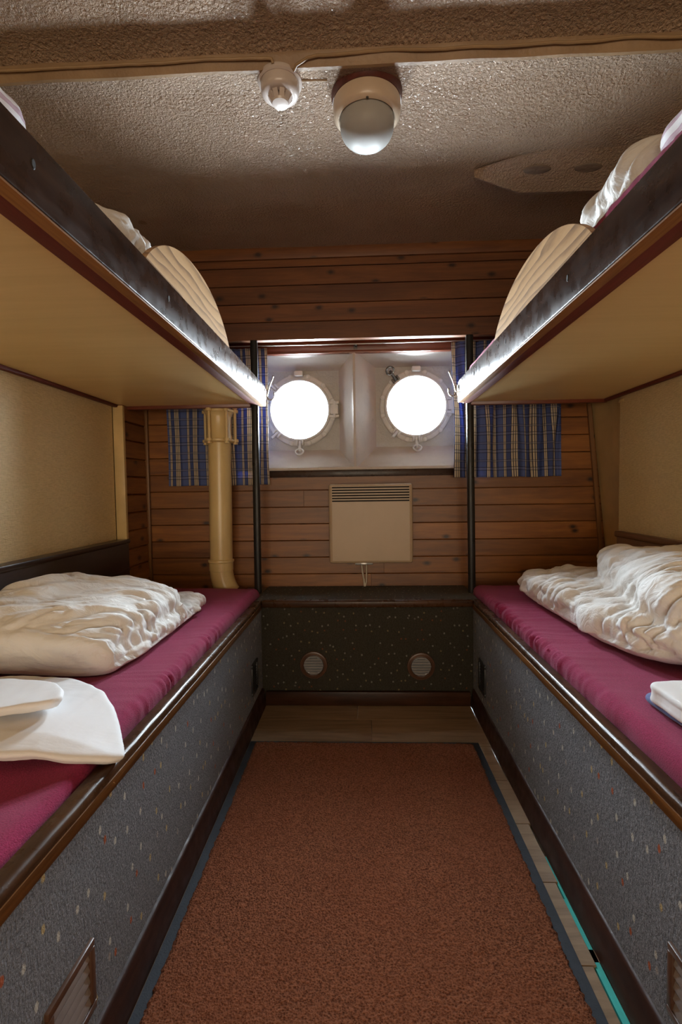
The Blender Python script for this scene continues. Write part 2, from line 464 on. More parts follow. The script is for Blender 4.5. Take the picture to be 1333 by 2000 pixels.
def lathe(bm, prof, c, axis='z', seg=48, closed=False):
    """prof: list of (radius, height) along the axis; axis 'z', '-z' or '-y' (height towards the cabin)"""
    c = Vector(c); rings = []
    def pt(r, h, a):
        if axis == 'z': return c + Vector((r * math.cos(a), r * math.sin(a), h))
        if axis == '-z': return c + Vector((r * math.cos(a), -r * math.sin(a), -h))
        return c + Vector((r * math.cos(a), -h, r * math.sin(a)))
    for r, h in prof:
        if r < 1e-6: rings.append([bm.verts.new(pt(0, h, 0))])
        else: rings.append([bm.verts.new(pt(r, h, 2 * PI * k / seg)) for k in range(seg)])
    prs = list(zip(rings, rings[1:])) + ([(rings[-1], rings[0])] if closed else [])
    for A, B in prs:
        for k in range(seg):
            k2 = (k + 1) % seg
            if len(A) == 1 and len(B) == 1: continue
            if len(A) == 1: bm.faces.new((A[0], B[k2], B[k]))
            elif len(B) == 1: bm.faces.new((A[k], A[k2], B[0]))
            else: bm.faces.new((A[k], A[k2], B[k2], B[k]))


def prism(bm, outline, f0, f1):
    """outline of 2-D points; f0/f1 map a 2-D point to the two end faces"""
    A = [bm.verts.new(f0(*p)) for p in outline]; B = [bm.verts.new(f1(*p)) for p in outline]
    n = len(outline)
    bm.faces.new(list(reversed(A))); bm.faces.new(B)
    for i in range(n): bm.faces.new((A[i], A[(i + 1) % n], B[(i + 1) % n], B[i]))


def empty(name, loc):
    o = bpy.data.objects.new(name, None); COL.objects.link(o); o.location = loc
    o.empty_display_size = 0.1
    return o


def origin_of(o):
    p = Vector(o.location)
    while o.parent is not None:
        o = o.parent; p += Vector(o.location)
    return p


def obj(name, bm, mat, parent=None, loc=None, ang=38, smooth=True):
    """bm is in world coordinates; the mesh is stored relative to the object's own origin"""
    bmesh.ops.recalc_face_normals(bm, faces=list(bm.faces))
    me = bpy.data.meshes.new(name); bm.to_mesh(me); bm.free()
    if smooth:
        me.shade_smooth(); me.set_sharp_from_angle(angle=math.radians(ang))
    return obj_me(name, me, mat, parent, loc)


def obj_me(name, me, mat, parent=None, loc=None):
    o = bpy.data.objects.new(name, me); COL.objects.link(o)
    me.materials.clear(); me.materials.append(mat)
    base = origin_of(parent) if parent is not None else Vector((0, 0, 0))
    if parent is not None: o.parent = parent
    p = Vector(loc) if loc is not None else base
    o.location = p - base
    me.transform(Matrix.Translation(-p))
    return o


def tag(o, label, cat, group=None):
    o['label'] = label; o['category'] = cat
    if group: o['group'] = group
    return o


def struct(o, label=None, cat=None):
    o['kind'] = 'structure'
    if label: o['label'] = label
    if cat: o['category'] = cat
    return o


def B(): return bmesh.new()


# ================================================================== SETTING
WX_L, WX_R = -1.04, 1.03
Y_BACK, Y_FRONT = 2.26, -2.45
CEIL = 1.908

# ---- floor: laminate planks laid across the cabin, ragged at the right-hand skirting
bm = B()
random.seed(11)
y = 1.975; i = 0
ends = [0.432, 0.434, 0.431, 0.434, 0.4285, 0.423, 0.416, 0.4185, 0.4155, 0.417, 0.415, 0.418, 0.416]
k = 0
while y > Y_FRONT:
    w = 0.190 if k else 0.155
    y2 = max(y - w, Y_FRONT)
    xe = ends[k] if k < len(ends) else 0.417
    cut = random.uniform(-0.25, 0.25)
    for a, b in ((-0.41, cut), (cut, xe)):
        box(bm, a + 0.0005, b - 0.0005, y2 + 0.0006, y - 0.0006, -0.010, 0.0, 0.0008, 1)
    if k in (5, 6, 7, 9):        # click-joint tongues left sticking out into the gap
        box(bm, xe - 0.001, xe + 0.010, y2 + 0.010, y2 + 0.035, -0.010, -0.003)
    y = y2; k += 1
box(bm, WX_L, WX_R, Y_FRONT, Y_BACK, -0.06, -0.02)
struct(obj('floor', bm, M['laminate']), 'pale oak laminate floor laid across the narrow aisle', 'floor')

# teal foam underlay showing in the gap
bm = B()
box(bm, 0.38, 0.4325, -0.9, 1.93, -0.020, -0.011)
box(bm, 0.4195, 0.4318, 0.35, 1.02, -0.011, -0.003)
box(bm, 0.4265, 0.4318, 1.02, 1.14, -0.011, -0.003)
tag(obj('foam_underlay', bm, M['teal']), 'teal foam underlay strip exposed along the right bunk skirting', 'underlay')

# ---- ceiling: sprayed insulation with a shallow step, profile swept across
prof = [(2.30, 1.900), (2.10, 1.902), (1.85, 1.904), (1.58, 1.909), (1.55, 1.9085), (1.40, 1.910), (1.30, 1.910), (1.285, 1.909), (1.225, 1.897)]
prof2 = [(1.218, 1.897), (1.212, 1.912), (1.204, 1.925)]
prof3 = [(1.204, 1.925), (1.190, 1.934), (1.165, 1.940), (1.12, 1.943), (1.0, 1.944), (0.6, 1.944), (Y_FRONT - 0.45, 1.944)]
def sheet(bm, prof, x0, x1, nx, dense=0.02, wob=0.0):
    pts = []
    for (a, za), (b, zb) in zip(prof, prof[1:]):
        n = max(1, int(math.ceil(abs(a - b) / dense)))
        for q in range(n): pts.append((a + (b - a) * q / n, za + (zb - za) * q / n))
    pts.append(prof[-1])
    rows = []
    for yy, zz in pts:
        rows.append([bm.verts.new((x0 + (x1 - x0) * q / nx, yy + wob * noise.noise(Vector((q * 0.21, yy * 3, 1.7))),
                                   zz + wob * 0.6 * noise.noise(Vector((q * 0.16, yy * 7, 9.1))))) for q in range(nx + 1)])
    for A, C in zip(rows, rows[1:]):
        for q in range(nx): bm.faces.new((A[q], A[q + 1], C[q + 1], C[q]))
bm = B(); sheet(bm, prof, -1.1, 1.15, 90, 0.02, 0.004)
me_parts = bm
ceil = struct(obj('ceiling', bm, M['popcorn']), 'sprayed popcorn ceiling with a shallow step across', 'ceiling')
bm = B(); sheet(bm, prof3, -1.1, 1.15, 90, 0.02, 0.004)
obj('ceiling_near_bay', bm, M['popcorn'], ceil)
bm = B(); sheet(bm, [(1.226, 1.8965)] + prof2 + [(1.196, 1.9315)], -1.1, 1.15, 90, 0.005, 0.004)
obj('ceiling_step_face', bm, M['band'], ceil)
bm = B(); box(bm, -1.1, 1.25, Y_FRONT - 0.1, 2.5, 1.99, 2.03)
obj('deck_above', bm, M['cream_paint'], ceil)

# ---- back wall: overlapping planks with the window opening
def plank(bm, x0, x1, z0, z1, yf, th=0.018, lip=0.0012):
    """one shiplap board facing -Y, its lower edge proud of the board below"""
    ol = [(yf + th, z0), (yf - lip + 0.0016, z0), (yf - lip, z0 + 0.0018), (yf - 0.0004, z1 - 0.0040), (yf + 0.0035, z1 - 0.0016), (yf + th, z1 - 0.0016)]
    prism(bm, ol, lambda a, b: (x0, a, b), lambda a, b: (x1, a, b))

OX0, OX1, OZ0, OZ1 = -0.565, 0.560, 0.977, 1.507
bm = B()
PITCH = 0.0785
z = 0.42 - PITCH * 0.15
random.seed(3)
while z < CEIL + 0.02:
    z1 = min(z + PITCH, CEIL + 0.03)
    if z1 <= OZ0 + 0.002 or z >= OZ1 - 0.002:
        spans = [(-1.06, 1.16)]
    else:
        spans = [(-1.06, OX0), (OX1, 1.16)]
    for a, b in spans:
        if b - a > 1.5 and random.random() < 0.6:
            c = random.uniform(-0.5, 0.5); plank(bm, a, c - 0.0006, z, z1, Y_BACK); plank(bm, c + 0.0006, b, z, z1, Y_BACK)
        else: plank(bm, a, b, z, z1, Y_BACK)
    z += PITCH
box(bm, -1.2, OX0, Y_BACK + 0.018, 2.50, 0, 2.0); box(bm, OX1, 1.25, Y_BACK + 0.018, 2.50, 0, 2.0)
box(bm, OX0, OX1, Y_BACK + 0.018, 2.50, 0, OZ0 - 0.012); box(bm, OX0, OX1, Y_BACK + 0.018, 2.50, OZ1 + 0.012, 2.0)
struct(obj('wall_back', bm, M['pine']), 'knotty pine plank wall behind the bench', 'wall')

# dark sill strip below the recess and red header board above it
bm = B(); box(bm, -0.47, 0.47, Y_BACK - 0.010, Y_BACK + 0.01, 0.938, 0.974, 0.002)
struct(obj('trim_sill', bm, M['varnish_x']), 'dark wooden strip under the white window recess', 'trim')
bm = B(); box(bm, -0.60, 0.60, Y_BACK - 0.012, Y_BACK + 0.01, 1.506, 1.585, 0.002)
box(bm, -0.60, 0.60, Y_BACK - 0.016, Y_BACK + 0.01, 1.500, 1.512, 0.002)
struct(obj('trim_header', bm, M['redwood_x']), 'red-stained header board above the white window recess', 'trim')

# pelmet of overlapping boards across the top of the back wall
bm = B()
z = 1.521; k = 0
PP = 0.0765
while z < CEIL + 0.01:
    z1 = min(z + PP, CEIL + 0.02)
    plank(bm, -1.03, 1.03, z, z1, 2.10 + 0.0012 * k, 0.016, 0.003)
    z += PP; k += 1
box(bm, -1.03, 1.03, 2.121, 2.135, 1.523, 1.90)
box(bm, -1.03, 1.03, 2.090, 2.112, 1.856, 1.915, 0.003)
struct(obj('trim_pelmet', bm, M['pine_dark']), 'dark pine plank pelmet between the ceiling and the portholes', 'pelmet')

# ---- side walls
bm = B(); box(bm, WX_L - 0.04, WX_L, Y_FRONT - 0.5, 2.03, 0, 2.0)
wl = struct(obj('wall_left', bm, M['vinyl']), 'cream woven vinyl wall above the left lower bunk', 'wall')
bm = B(); z = 0.40
while z < 1.95:
    ol = [(0.0, z), (-0.004, z + 0.002), (-0.001, z + PITCH - 0.008), (0.005, z + PITCH - 0.002), (0.018, z + PITCH - 0.002), (0.018, z)]
    prism(bm, ol, lambda a, b: (-1.004 - a, 2.035, b), lambda a, b: (-1.004 - a, Y_BACK + 0.005, b)); z += PITCH
obj('plank_return', bm, M['pine_side'], wl)
bm = B(); box(bm, WX_R, WX_R + 0.04, Y_FRONT - 0.5, 1.985, 0, 2.0)
struct(obj('wall_right', bm, M['vinyl']), 'cream woven vinyl wall above the right lower bunk', 'wall')
bm = B(); box(bm, -1.1, 1.1, Y_FRONT - 0.04, Y_FRONT, -0.1, 2.0)
struct(obj('wall_front', bm, M['vinyl']), 'cream wall behind the camera', 'wall')
bm = B()  # outer boxes added to stop daylight leaking through the seams
box(bm, -1.30, -1.085, Y_FRONT - 0.1, 2.56, -0.12, 2.08); box(bm, 1.20, 1.40, Y_FRONT - 0.1, 2.56, -0.12, 2.08)
box(bm, -1.30, 1.40, Y_FRONT - 0.1, 2.56, -0.20, -0.06); box(bm, -1.30, 1.40, Y_FRONT - 0.1, 2.56, 2.03, 2.10)
struct(obj('wall_light_seal', bm, M['cream_paint']), 'added unseen shell sealing the cabin against stray daylight', 'wall')

# corner strips, posts and dados
bm = B(); box(bm, -1.07, -0.998, 2.024, 2.044, 0.66, 1.245, 0.002); box(bm, -1.07, -1.040, 2.016, 2.026, 0.66, 1.245, 0.002)
struct(obj('trim_left_edge', bm, M['cream_paint']), 'cream painted edge board at the end of the left wall', 'trim')
bm = B(); box(bm, -1.006, -0.990, 2.240, 2.258, 0.43, 1.52, 0.002)
struct(obj('trim_corner', bm, M['pine_trim']), 'narrow wooden strip in the left rear corner of planks', 'trim')
bm = B()
box(bm, -1.045, -1.000, 0.10, 2.046, 0.42, 0.668, 0.002); box(bm, -1.045, -0.992, 0.10, 2.046, 0.662, 0.680, 0.004)
box(bm, -1.0, -0.996, 0.10, 2.046, 0.545, 0.552, 0.001)
struct(obj('trim_dado_left', bm, M['dado']), 'near-black wooden dado board behind the left lower bunk', 'dado')
bm = B()
box(bm, 1.012, 1.035, 0.10, 1.965, 0.42, 0.685, 0.002); box(bm, 1.004, 1.035, 0.10, 1.97, 0.677, 0.700, 0.006, 3)
struct(obj('trim_dado_right', bm, M['dado_brown']), 'brown wooden dado board behind the right lower bunk', 'dado')

# slanting painted hull frame in the right rear corner
bm = B()
def lerp3(a, b, t): return tuple(a[i] + (b[i] - a[i]) * t for i in range(3))
top = [(1.043, 2.255, 1.26), (1.050, 2.12, 1.26), (1.036, 1.995, 1.26), (1.16, 1.995, 1.26), (1.16, 2.255, 1.26)]
bot = [(1.116, 2.255, 0.56), (1.096, 2.12, 0.56), (1.070, 1.995, 0.56), (1.19, 1.995, 0.56), (1.19, 2.255, 0.56)]
NR = 14; rows = []
for r_ in range(-3, NR + 8):
    t = r_ / NR
    ring = []
    for a, b in zip(top, bot):
        p = Vector(lerp3(a, b, 1 - t)); ring.append(p)
    ring[1].x += 0.004 * noise.noise(Vector((0, 0, t * 6))); ring[2].x += 0.004 * noise.noise(Vector((4, 0, t * 7)))
    rows.append([bm.verts.new(p) for p in ring])
for A, C in zip(rows, rows[1:]):
    for q in range(5): bm.faces.new((A[q], A[(q + 1) % 5], C[(q + 1) % 5], C[q]))
bm.faces.new(rows[-1]); bm.faces.new(list(reversed(rows[0])))
box(bm, 1.028, 1.075, 1.955, 1.998, 1.205, 1.222, 0.005, 3)
struct(obj('trim_hull_frame', bm, M['cream_paint']), 'slanting cream painted frame in the right rear corner', 'trim')
bm = B()
prism(bm, [(0, 0), (0.016, 0), (0.016, 0.012), (0, 0.012)], lambda a, b: (1.112 - 0.016 + a, 2.244 + b, 0.43), lambda a, b: (1.035 - 0.016 + a, 2.244 + b, 1.28))
struct(obj('trim_corner_right', bm, M['pine_trim']), 'slanting wooden strip beside the cream hull frame', 'trim')

# ---- window recess: splayed white box with a mullion, two portholes
bm = B()
HW = 0.192
FRONT = [(-0.565, -0.030, OZ0, OZ1), (-0.018, 0.560, OZ0, OZ1)]
for (px_, pz_), (fx0, fx1, fz0, fz1) in zip(PORTS, FRONT):
    fr = [(fx0, Y_BACK - 0.004, fz0), (fx1, Y_BACK - 0.004, fz0), (fx1, Y_BACK - 0.004, fz1), (fx0, Y_BACK - 0.004, fz1)]
    bk = [(px_ - HW, PORT_Y, pz_ - HW), (px_ + HW, PORT_Y, pz_ - HW), (px_ + HW, PORT_Y, pz_ + HW), (px_ - HW, PORT_Y, pz_ + HW)]
    ls = []
    for t in (0.0, 0.05, 0.3, 0.6, 0.9, 0.97, 1.02):
        e = t if t < 0.9 else t
        ls.append([bm.verts.new(lerp3(a, b, e)) for a, b in zip(fr, bk)])
    for A, C in zip(ls, ls[1:]):
        for q in range(4): bm.faces.new((A[q], C[q], C[(q + 1) % 4], A[(q + 1) % 4]))
box(bm, -0.0305, -0.0175, Y_BACK - 0.012, Y_BACK + 0.02, OZ0, OZ1, 0.003)
box(bm, -0.57, 0.565, Y_BACK - 0.014, Y_BACK + 0.004, OZ0 - 0.008, OZ0 + 0.006, 0.003)
struct(obj('trim_recess', bm, M['recess'], ang=25), 'white painted splayed wooden box around the two portholes', 'window recess')


def hole_plate(bm, cx, cz, hw, r, y, seg=64):
    inn = []; out = []
    for k in range(seg):
        a = 2 * PI * k / seg
        ca, sa = math.cos(a), math.sin(a); m = hw / max(abs(ca), abs(sa))
        inn.append(bm.verts.new((cx + r * ca, y, cz + r * sa))); out.append(bm.verts.new((cx + m * ca, y, cz + m * sa)))
    for k in range(seg): bm.faces.new((inn[k], inn[(k + 1) % seg], out[(k + 1) % seg], out[k]))
    b2 = [bm.verts.new((v.co.x, 2.57, v.co.z)) for v in inn]  # sleeve deepened outwards to cut steep daylight on the recess
    for k in range(seg): bm.faces.new((inn[k], inn[(k + 1) % seg], b2[(k + 1) % seg], b2[k]))


def porthole(idx, cx, cz, side):
    """side: which way the hinge sits (+1 right).  Every fitting is a part of the porthole."""
    bm = B(); hole_plate(bm, cx, cz, HW + 0.012, 0.150, PORT_Y)
    w = struct(obj('window_%d' % idx, bm, M['hullplate'], loc=(cx, PORT_Y, cz)))
    # bolted flange and hinged frame
    bm = B()
    lathe(bm, [(0.145, -0.01), (0.145, 0.020), (0.147, 0.024), (0.168, 0.022), (0.173, 0.018), (0.175, 0.010), (0.175, -0.004)], (cx, PORT_Y, cz), '-y', 72)
    obj('flange_ring', bm, M['portmetal'], w)
    bm = B()
    lathe(bm, [(0.138, -0.02), (0.138, 0.030), (0.140, 0.036), (0.145, 0.038), (0.150, 0.036), (0.153, 0.028), (0.154, 0.020)], (cx, PORT_Y, cz), '-y', 72)
    fr = obj('frame_ring', bm, M['portmetal'], w)
    bm = B()
    lathe(bm, [(0.0, -0.010), (0.1400, -0.010), (0.1400, -0.018), (0.0, -0.018)], (cx, PORT_Y, cz), '-y', 64)
    obj('glass_pane', bm, M['glass'], w)
    # bolts
    for k in range(12):
        a = 2 * PI * (k + 0.5) / 12
        if side > 0 and abs(math.degrees(a) - 255) < 4: pass
        bm = B()
        c = (cx + 0.1645 * math.cos(a), PORT_Y - 0.020, cz + 0.1645 * math.sin(a))
        lathe(bm, [(0.0125, 0.0), (0.0125, 0.003), (0.0105, 0.0065), (0.0065, 0.0075), (0.0060, 0.0125), (0.0, 0.0135)], c, '-y', 16)
        obj('bolt', bm, M['portmetal'], w)
    # top catch block
    bm = B(); box(bm, cx - 0.021, cx + 0.021, PORT_Y - 0.052, PORT_Y - 0.004, cz + 0.160, cz + 0.184, 0.005)
    obj('catch_block', bm, M['portmetal'], w)
    # hinge block at the right
    bm = B()
    for dz in (-0.032, 0.032): box(bm, cx + 0.140, cx + 0.192, PORT_Y - 0.036, PORT_Y - 0.004, cz + dz - 0.007, cz + dz + 0.007, 0.004)
    tube(bm, [(cx + 0.170, PORT_Y - 0.030, cz - 0.040), (cx + 0.170, PORT_Y - 0.030, cz + 0.040)], 0.009, 12)
    box(bm, cx + 0.150, cx + 0.188, PORT_Y - 0.040, PORT_Y - 0.010, cz - 0.024, cz + 0.024, 0.005)
    obj('hinge', bm, M['portmetal'], w)

    def dog(ang, mat, drop, ring=True, flat=False):
        """swing bolt in a forked lug with a loop nut"""
        ca, sa = math.cos(ang), math.sin(ang)
        T = Matrix.Translation((cx + 0.158 * ca, PORT_Y - 0.022, cz + 0.158 * sa)) @ Matrix.Rotation(-(ang + PI / 2), 4, 'Y')
        b = B(); t = B()
        for dx in (-0.014, 0.014): box(t, dx - 0.005, dx + 0.005, -0.022, 0.010, -0.014, 0.012, 0.004)
        tube(t, [(-0.018, -0.012, 0), (0.018, -0.012, 0)], 0.0045, 10)
        merge(b, t, T); lug = obj('clamp_lug', b, mat, w)
        b = B(); t = B()
        tube(t, [(0, -0.012, 0.006), (0, -0.020, -0.016), (0, -0.030, -0.034)], [0.007, 0.0072, 0.0075], 12)
        if ring:
            pts = []
            for q in range(20):
                u = 2 * PI * q / 20
                xx = 0.019 * math.sin(u) * (1.0 + 0.18 * math.cos(u)); zz = -0.034 - 0.014 + 0.015 * math.cos(u)
                pts.append((xx, -0.034 - drop * (0.015 - 0.015 * math.cos(u)), zz))
            tube(t, pts, 0.0042, 8, closed=True)
            tube(t, [(0, -0.030, -0.030), (0, -0.038, -0.046)], 0.0065, 10)
        merge(b, t, T); obj('swing_bolt', b, mat, lug)
    dog(math.radians(-90), M['portmetal'], 0.9)
    dog(math.radians(-135 if idx == 1 else -127), M['portmetal'], 0.4, ring=False)
    dog(math.radians(138 if idx == 1 else 128), M['portmetal'] if idx == 1 else M['darkmetal'], 0.5, ring=(idx == 2))
    return w

w1 = porthole(1, *PORTS[0], 1); w2 = porthole(2, *PORTS[1], 1)
struct(w1, 'round bolted porthole left of the white mullion', 'porthole')
struct(w2, 'round porthole with a dark ring latch, right of the mullion', 'porthole')

# ================================================================== BENCH
BY = 1.950
bench = empty('bench', (0.016, 2.1, 0))
tag(bench, 'low carpeted bench between the bunks under the heater', 'bench')
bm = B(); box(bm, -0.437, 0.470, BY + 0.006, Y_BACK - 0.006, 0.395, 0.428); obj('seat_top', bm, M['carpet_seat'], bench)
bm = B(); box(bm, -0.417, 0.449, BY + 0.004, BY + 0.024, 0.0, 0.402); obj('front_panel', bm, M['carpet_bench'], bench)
bm = B(); box(bm, -0.410, 0.443, BY - 0.012, BY + 0.018, 0.402, 0.4315, 0.007, 3); obj('nosing', bm, M['nosing_x'], bench)
bm = B(); box(bm, -0.399, 0.432, BY - 0.016, BY + 0.003, 0.001, 0.058, 0.004); obj('skirting', bm, M['skirt_x'], bench)
for vx, vz in ((-0.201, 0.163), (0.236, 0.158)):
    bm = B()
    lathe(bm, [(0.040, 0.0), (0.040, 0.006), (0.043, 0.010), (0.046, 0.009), (0.049, 0.006), (0.055, 0.005), (0.057, 0.0)], (vx, BY + 0.003, vz), '-y', 48)
    v = obj('round_vent', bm, M['vent_brown'], bench)
    bm = B()
    for k in range(7):
        zz = -0.033 + k * 0.011
        hw = math.sqrt(max(0.0402 ** 2 - (abs(zz) + 0.004) ** 2, 1e-5))
        ol = [(0.0, -0.0058), (-0.0012, -0.0060), (-0.0075, 0.0035), (-0.0063, 0.0052), (0.0, 0.0015)]
        prism(bm, ol, lambda a, b: (vx - hw, BY + a, vz + zz + b), lambda a, b: (vx + hw, BY + a, vz + zz + b))
    lathe(bm, [(0.0, 0.0), (0.0405, 0.0)], (vx, BY + 0.0032, vz), '-y', 40)
    obj('louvre', bm, M['louvre'], v)

# ================================================================== LOWER BUNKS
def lower_bunk(s, xn, xb, ylen, label):
    root = empty('lower_bunk', (s * 0.74, 1.05, 0)); tag(root, label, 'bunk', 'built-in lower bunks')
    X = lambda a, b: (min(s * a, s * b), max(s * a, s * b))
    y0 = 0.10
    pn = xn + 0.003
    bm = B(); box(bm, *X(pn, pn + 0.02), y0, BY + 0.002, 0, 0.408); obj('front_panel', bm, M['carpet'], root)
    # nosing with rounded top
    bm = B()
    ol = [(xn + 0.004, 0.398), (xn + 0.0005, 0.401), (xn - 0.001, 0.419), (xn, 0.4255), (xn + 0.0025, 0.4295), (xn + 0.0065, 0.4315), (xn + 0.012, 0.4318), (xn + 0.027, 0.4310), (xn + 0.030, 0.428), (xn + 0.030, 0.398)]
    n = 60; rows = []
    for q in range(n + 1):
        yy = y0 + (BY + 0.006 - y0) * q / n
        j = 0.0008 * noise.noise(Vector((yy * 16, s * 3.0, 0)))
        rows.append([bm.verts.new((s * (a + j), yy, b_ + j)) for a, b_ in ol])
    for A, C in zip(rows, rows[1:]):
        for q in range(len(ol)): bm.faces.new((A[q], A[(q + 1) % len(ol)], C[(q + 1) % len(ol)], C[q]))
    bm.faces.new(rows[0]); bm.faces.new(list(reversed(rows[-1])))
    obj('nosing', bm, M['nosing_y'], root)
    bm = B(); box(bm, *X(xn - 0.0026, xn + 0.002), y0, BY - 0.012, 0.3975, 0.4160, 0.001); obj('nosing_strip', bm, M['nosing_front'], root)
    bm = B(); t = B()
    ol = [(xb, 0.001), (xb + 0.0075, 0.066), (xb + 0.0095, 0.0705), (xb + 0.0125, 0.0725), (pn + 0.004, 0.0735), (pn + 0.004, 0.001)]
    prism(t, ol, lambda a, b: (s * a, y0, b), lambda a, b: (s * a, BY - 0.014, b)); merge(bm, t)
    obj('skirting', bm, M['skirt_y'], root)
    bm = B(); box(bm, *X(xn + 0.03, 1.028), y0, 2.085, 0.385, 0.408); box(bm, *X(xn + 0.03, 0.530), 2.085, 2.235, 0.385, 0.4275)
    box(bm, *X(xn + 0.03, 1.028), y0, y0 + 0.02, 0.0, 0.385); box(bm, *X(xn + 0.03, 1.028), 2.060, 2.085, 0.0, 0.385)
    obj('bed_base', bm, M['ply_dark'], root)
    # vents in the carpeted front
    def vent(ya, yb, za, zb, mats, nsl):
        bm = B(); fx = pn; d = 0.010
        for (a, b, c, e) in ((ya, yb, zb - 0.012, zb), (ya, yb, za, za + 0.012), (ya, ya + 0.012, za + 0.012, zb - 0.012), (yb - 0.012, yb, za + 0.012, zb - 0.012)):
            box(bm, *X(fx - d * 0.6, fx + 0.004), a, b, c, e, 0.002)
        v = obj('vent_grille', bm, M[mats[0]], root)
        bm = B(); hgt = (zb - za - 0.022) / nsl
        for q in range(nsl):
            zz = za + 0.011 + q * hgt
            ol = [(fx + 0.0005, zz + 0.0015), (fx - 0.0028, zz + 0.0010), (fx - 0.0036, zz + 0.0035), (fx - 0.0005, zz + hgt - 0.0035), (fx + 0.0015, zz + hgt - 0.0030)]
            prism(bm, ol, lambda a, b: (s * a, ya + 0.010, b), lambda a, b: (s * a, yb - 0.010, b))
        obj('louvre', bm, M[mats[1]], v)
        bm = B(); box(bm, *X(fx - 0.0003, fx + 0.003), ya + 0.008, yb - 0.008, za + 0.008, zb - 0.008)
        obj('back_plate', bm, M['dark_slot'], v)
    vent(0.575 if s < 0 else 0.560, 0.684 if s < 0 else 0.700, 0.106, 0.214, ('vent_brown', 'louvre'), 5)
    vent(1.752, 1.845, 0.115, 0.232, ('black_grille', 'black_grille'), 9)
    if s < 0:      # chipped screw head on the nosing
        bm = B(); lathe(bm, [(0.0, 0.0), (0.003, 0.0), (0.003, 0.002), (0.0, 0.002)], (0, 0, 0), 'z', 12); bm.free()
    return root

lower_bunk(-1, 0.410, 0.397, 2.0, 'left lower bunk with speckled carpet front and glossy brown nosing')
lower_bunk(1, 0.443, 0.432, 2.0, 'right lower bunk with speckled carpet front, above the teal strip')


# ---- soft-body helpers
def eval_mesh(bm, voxel=0.010, smooth=6):
    me = bpy.data.meshes.new('tmp'); bm.to_mesh(me); bm.free()
    o = bpy.data.objects.new('tmp', me); COL.objects.link(o)
    r = o.modifiers.new('r', 'REMESH'); r.mode = 'VOXEL'; r.voxel_size = voxel
    if smooth:
        sm = o.modifiers.new('s', 'SMOOTH'); sm.factor = 0.5; sm.iterations = smooth
    dg = bpy.context.evaluated_depsgraph_get(); dg.update()
    out = bpy.data.meshes.new_from_object(o.evaluated_get(dg))
    bpy.data.objects.remove(o); bpy.data.meshes.remove(me)
    return out


def sq(bm, c, h, e1=0.8, e2=0.55, rot=(0, 0, 0), n=40):
    """superquadric cushion: e1 vertical roundness, e2 plan roundness (smaller = boxier)"""
    f = lambda w, m: math.copysign(abs(w) ** m, w)
    T = Matrix.Translation(c) @ (Matrix.Rotation(rot[2], 4, 'Z') @ Matrix.Rotation(rot[1], 4, 'Y') @ Matrix.Rotation(rot[0], 4, 'X'))
    t = B(); rings = []
    for i in range(1, n):
        p = -PI / 2 + PI * i / n
        rings.append([t.verts.new((h[0] * f(math.cos(p), e1) * f(math.cos(2 * PI * k / (2 * n)), e2), h[1] * f(math.cos(p), e1) * f(math.sin(2 * PI * k / (2 * n)), e2), h[2] * f(math.sin(p), e1))) for k in range(2 * n)])
    a = t.verts.new((0, 0, -h[2])); b = t.verts.new((0, 0, h[2]))
    for A, C in zip(rings, rings[1:]):
        for k in range(2 * n): t.faces.new((A[k], A[(k + 1) % (2 * n)], C[(k + 1) % (2 * n)], C[k]))
    for k in range(2 * n):
        t.faces.new((a, rings[0][(k + 1) % (2 * n)], rings[0][k])); t.faces.new((b, rings[-1][k], rings[-1][(k + 1) % (2 * n)]))
    merge(bm, t, T)


def displace(me, fn):
    n = len(me.vertices)
    co = np.empty(n * 3); me.vertices.foreach_get('co', co)
    no = np.empty(n * 3); me.vertices.foreach_get('normal', no)
    co = co.reshape(-1, 3); no = no.reshape(-1, 3)
    d = np.array([fn(Vector(co[i]), Vector(no[i])) for i in range(n)])
    co = co + no * d[:, None]
    me.vertices.foreach_set('co', co.reshape(-1)); me.update()


def subdiv_mesh(me, levels=1):
    o = bpy.data.objects.new('tmp', me); COL.objects.link(o)
    m = o.modifiers.new('s', 'SUBSURF'); m.levels = levels
    dg = bpy.context.evaluated_depsgraph_get(); dg.update()
    out = bpy.data.meshes.new_from_object(o.evaluated_get(dg))
    bpy.data.objects.remove(o); bpy.data.meshes.remove(me)
    return out


def wrinkles(seed, dirx=(1, 0, 0), amp=0.010, wl=0.05, stretch=0.32, zlo=None, lowamp=0.014):
    """streaky cloth wrinkles: long along dirx, short across it, direction wandering with a slow warp"""
    d = Vector(dirx).normalized()
    sv = Vector((seed * 3.1, seed * 1.7, seed * 5.3))
    def fn(p, nrm):
        wv = noise.noise_vector(p * 4.5 + sv) * 0.055 + noise.noise_vector(p * 10 + sv) * 0.016
        q = p + wv
        al = q.dot(d)
        r = q - d * al * (1 - stretch)
        n1 = noise.noise(r / wl + sv)
        n2 = noise.noise(r / (wl * 0.5) + sv * 2)
        n3 = noise.noise(r / (wl * 0.24) + sv * 3)
        mask = 0.35 + 0.9 * max(0.0, min(1.0, 0.5 + 1.3 * noise.noise(p * 6.5 + sv * 4)))
        v = (abs(n1) - 0.22) * amp * 1.5 + (abs(n2) - 0.2) * amp * 0.85 * mask + (abs(n3) - 0.2) * amp * 0.24 * mask
        v += lowamp * noise.noise(p * 5.0 + sv * 5)
        if nrm.z < -0.4: v *= 0.1
        return v
    return fn


def cloth_obj(name, me, mat):
    me.shade_smooth()
    return obj_me(name, me, mat, None, loc=tuple(np.mean([v.co for v in me.vertices], axis=0)))


def clamp_z(me, z0, xmin=None, xmax=None):
    for v in me.vertices:
        if v.co.z < z0: v.co.z = z0
        if xmin is not None and v.co.x < xmin: v.co.x = xmin
        if xmax is not None and v.co.x > xmax: v.co.x = xmax
    me.update()

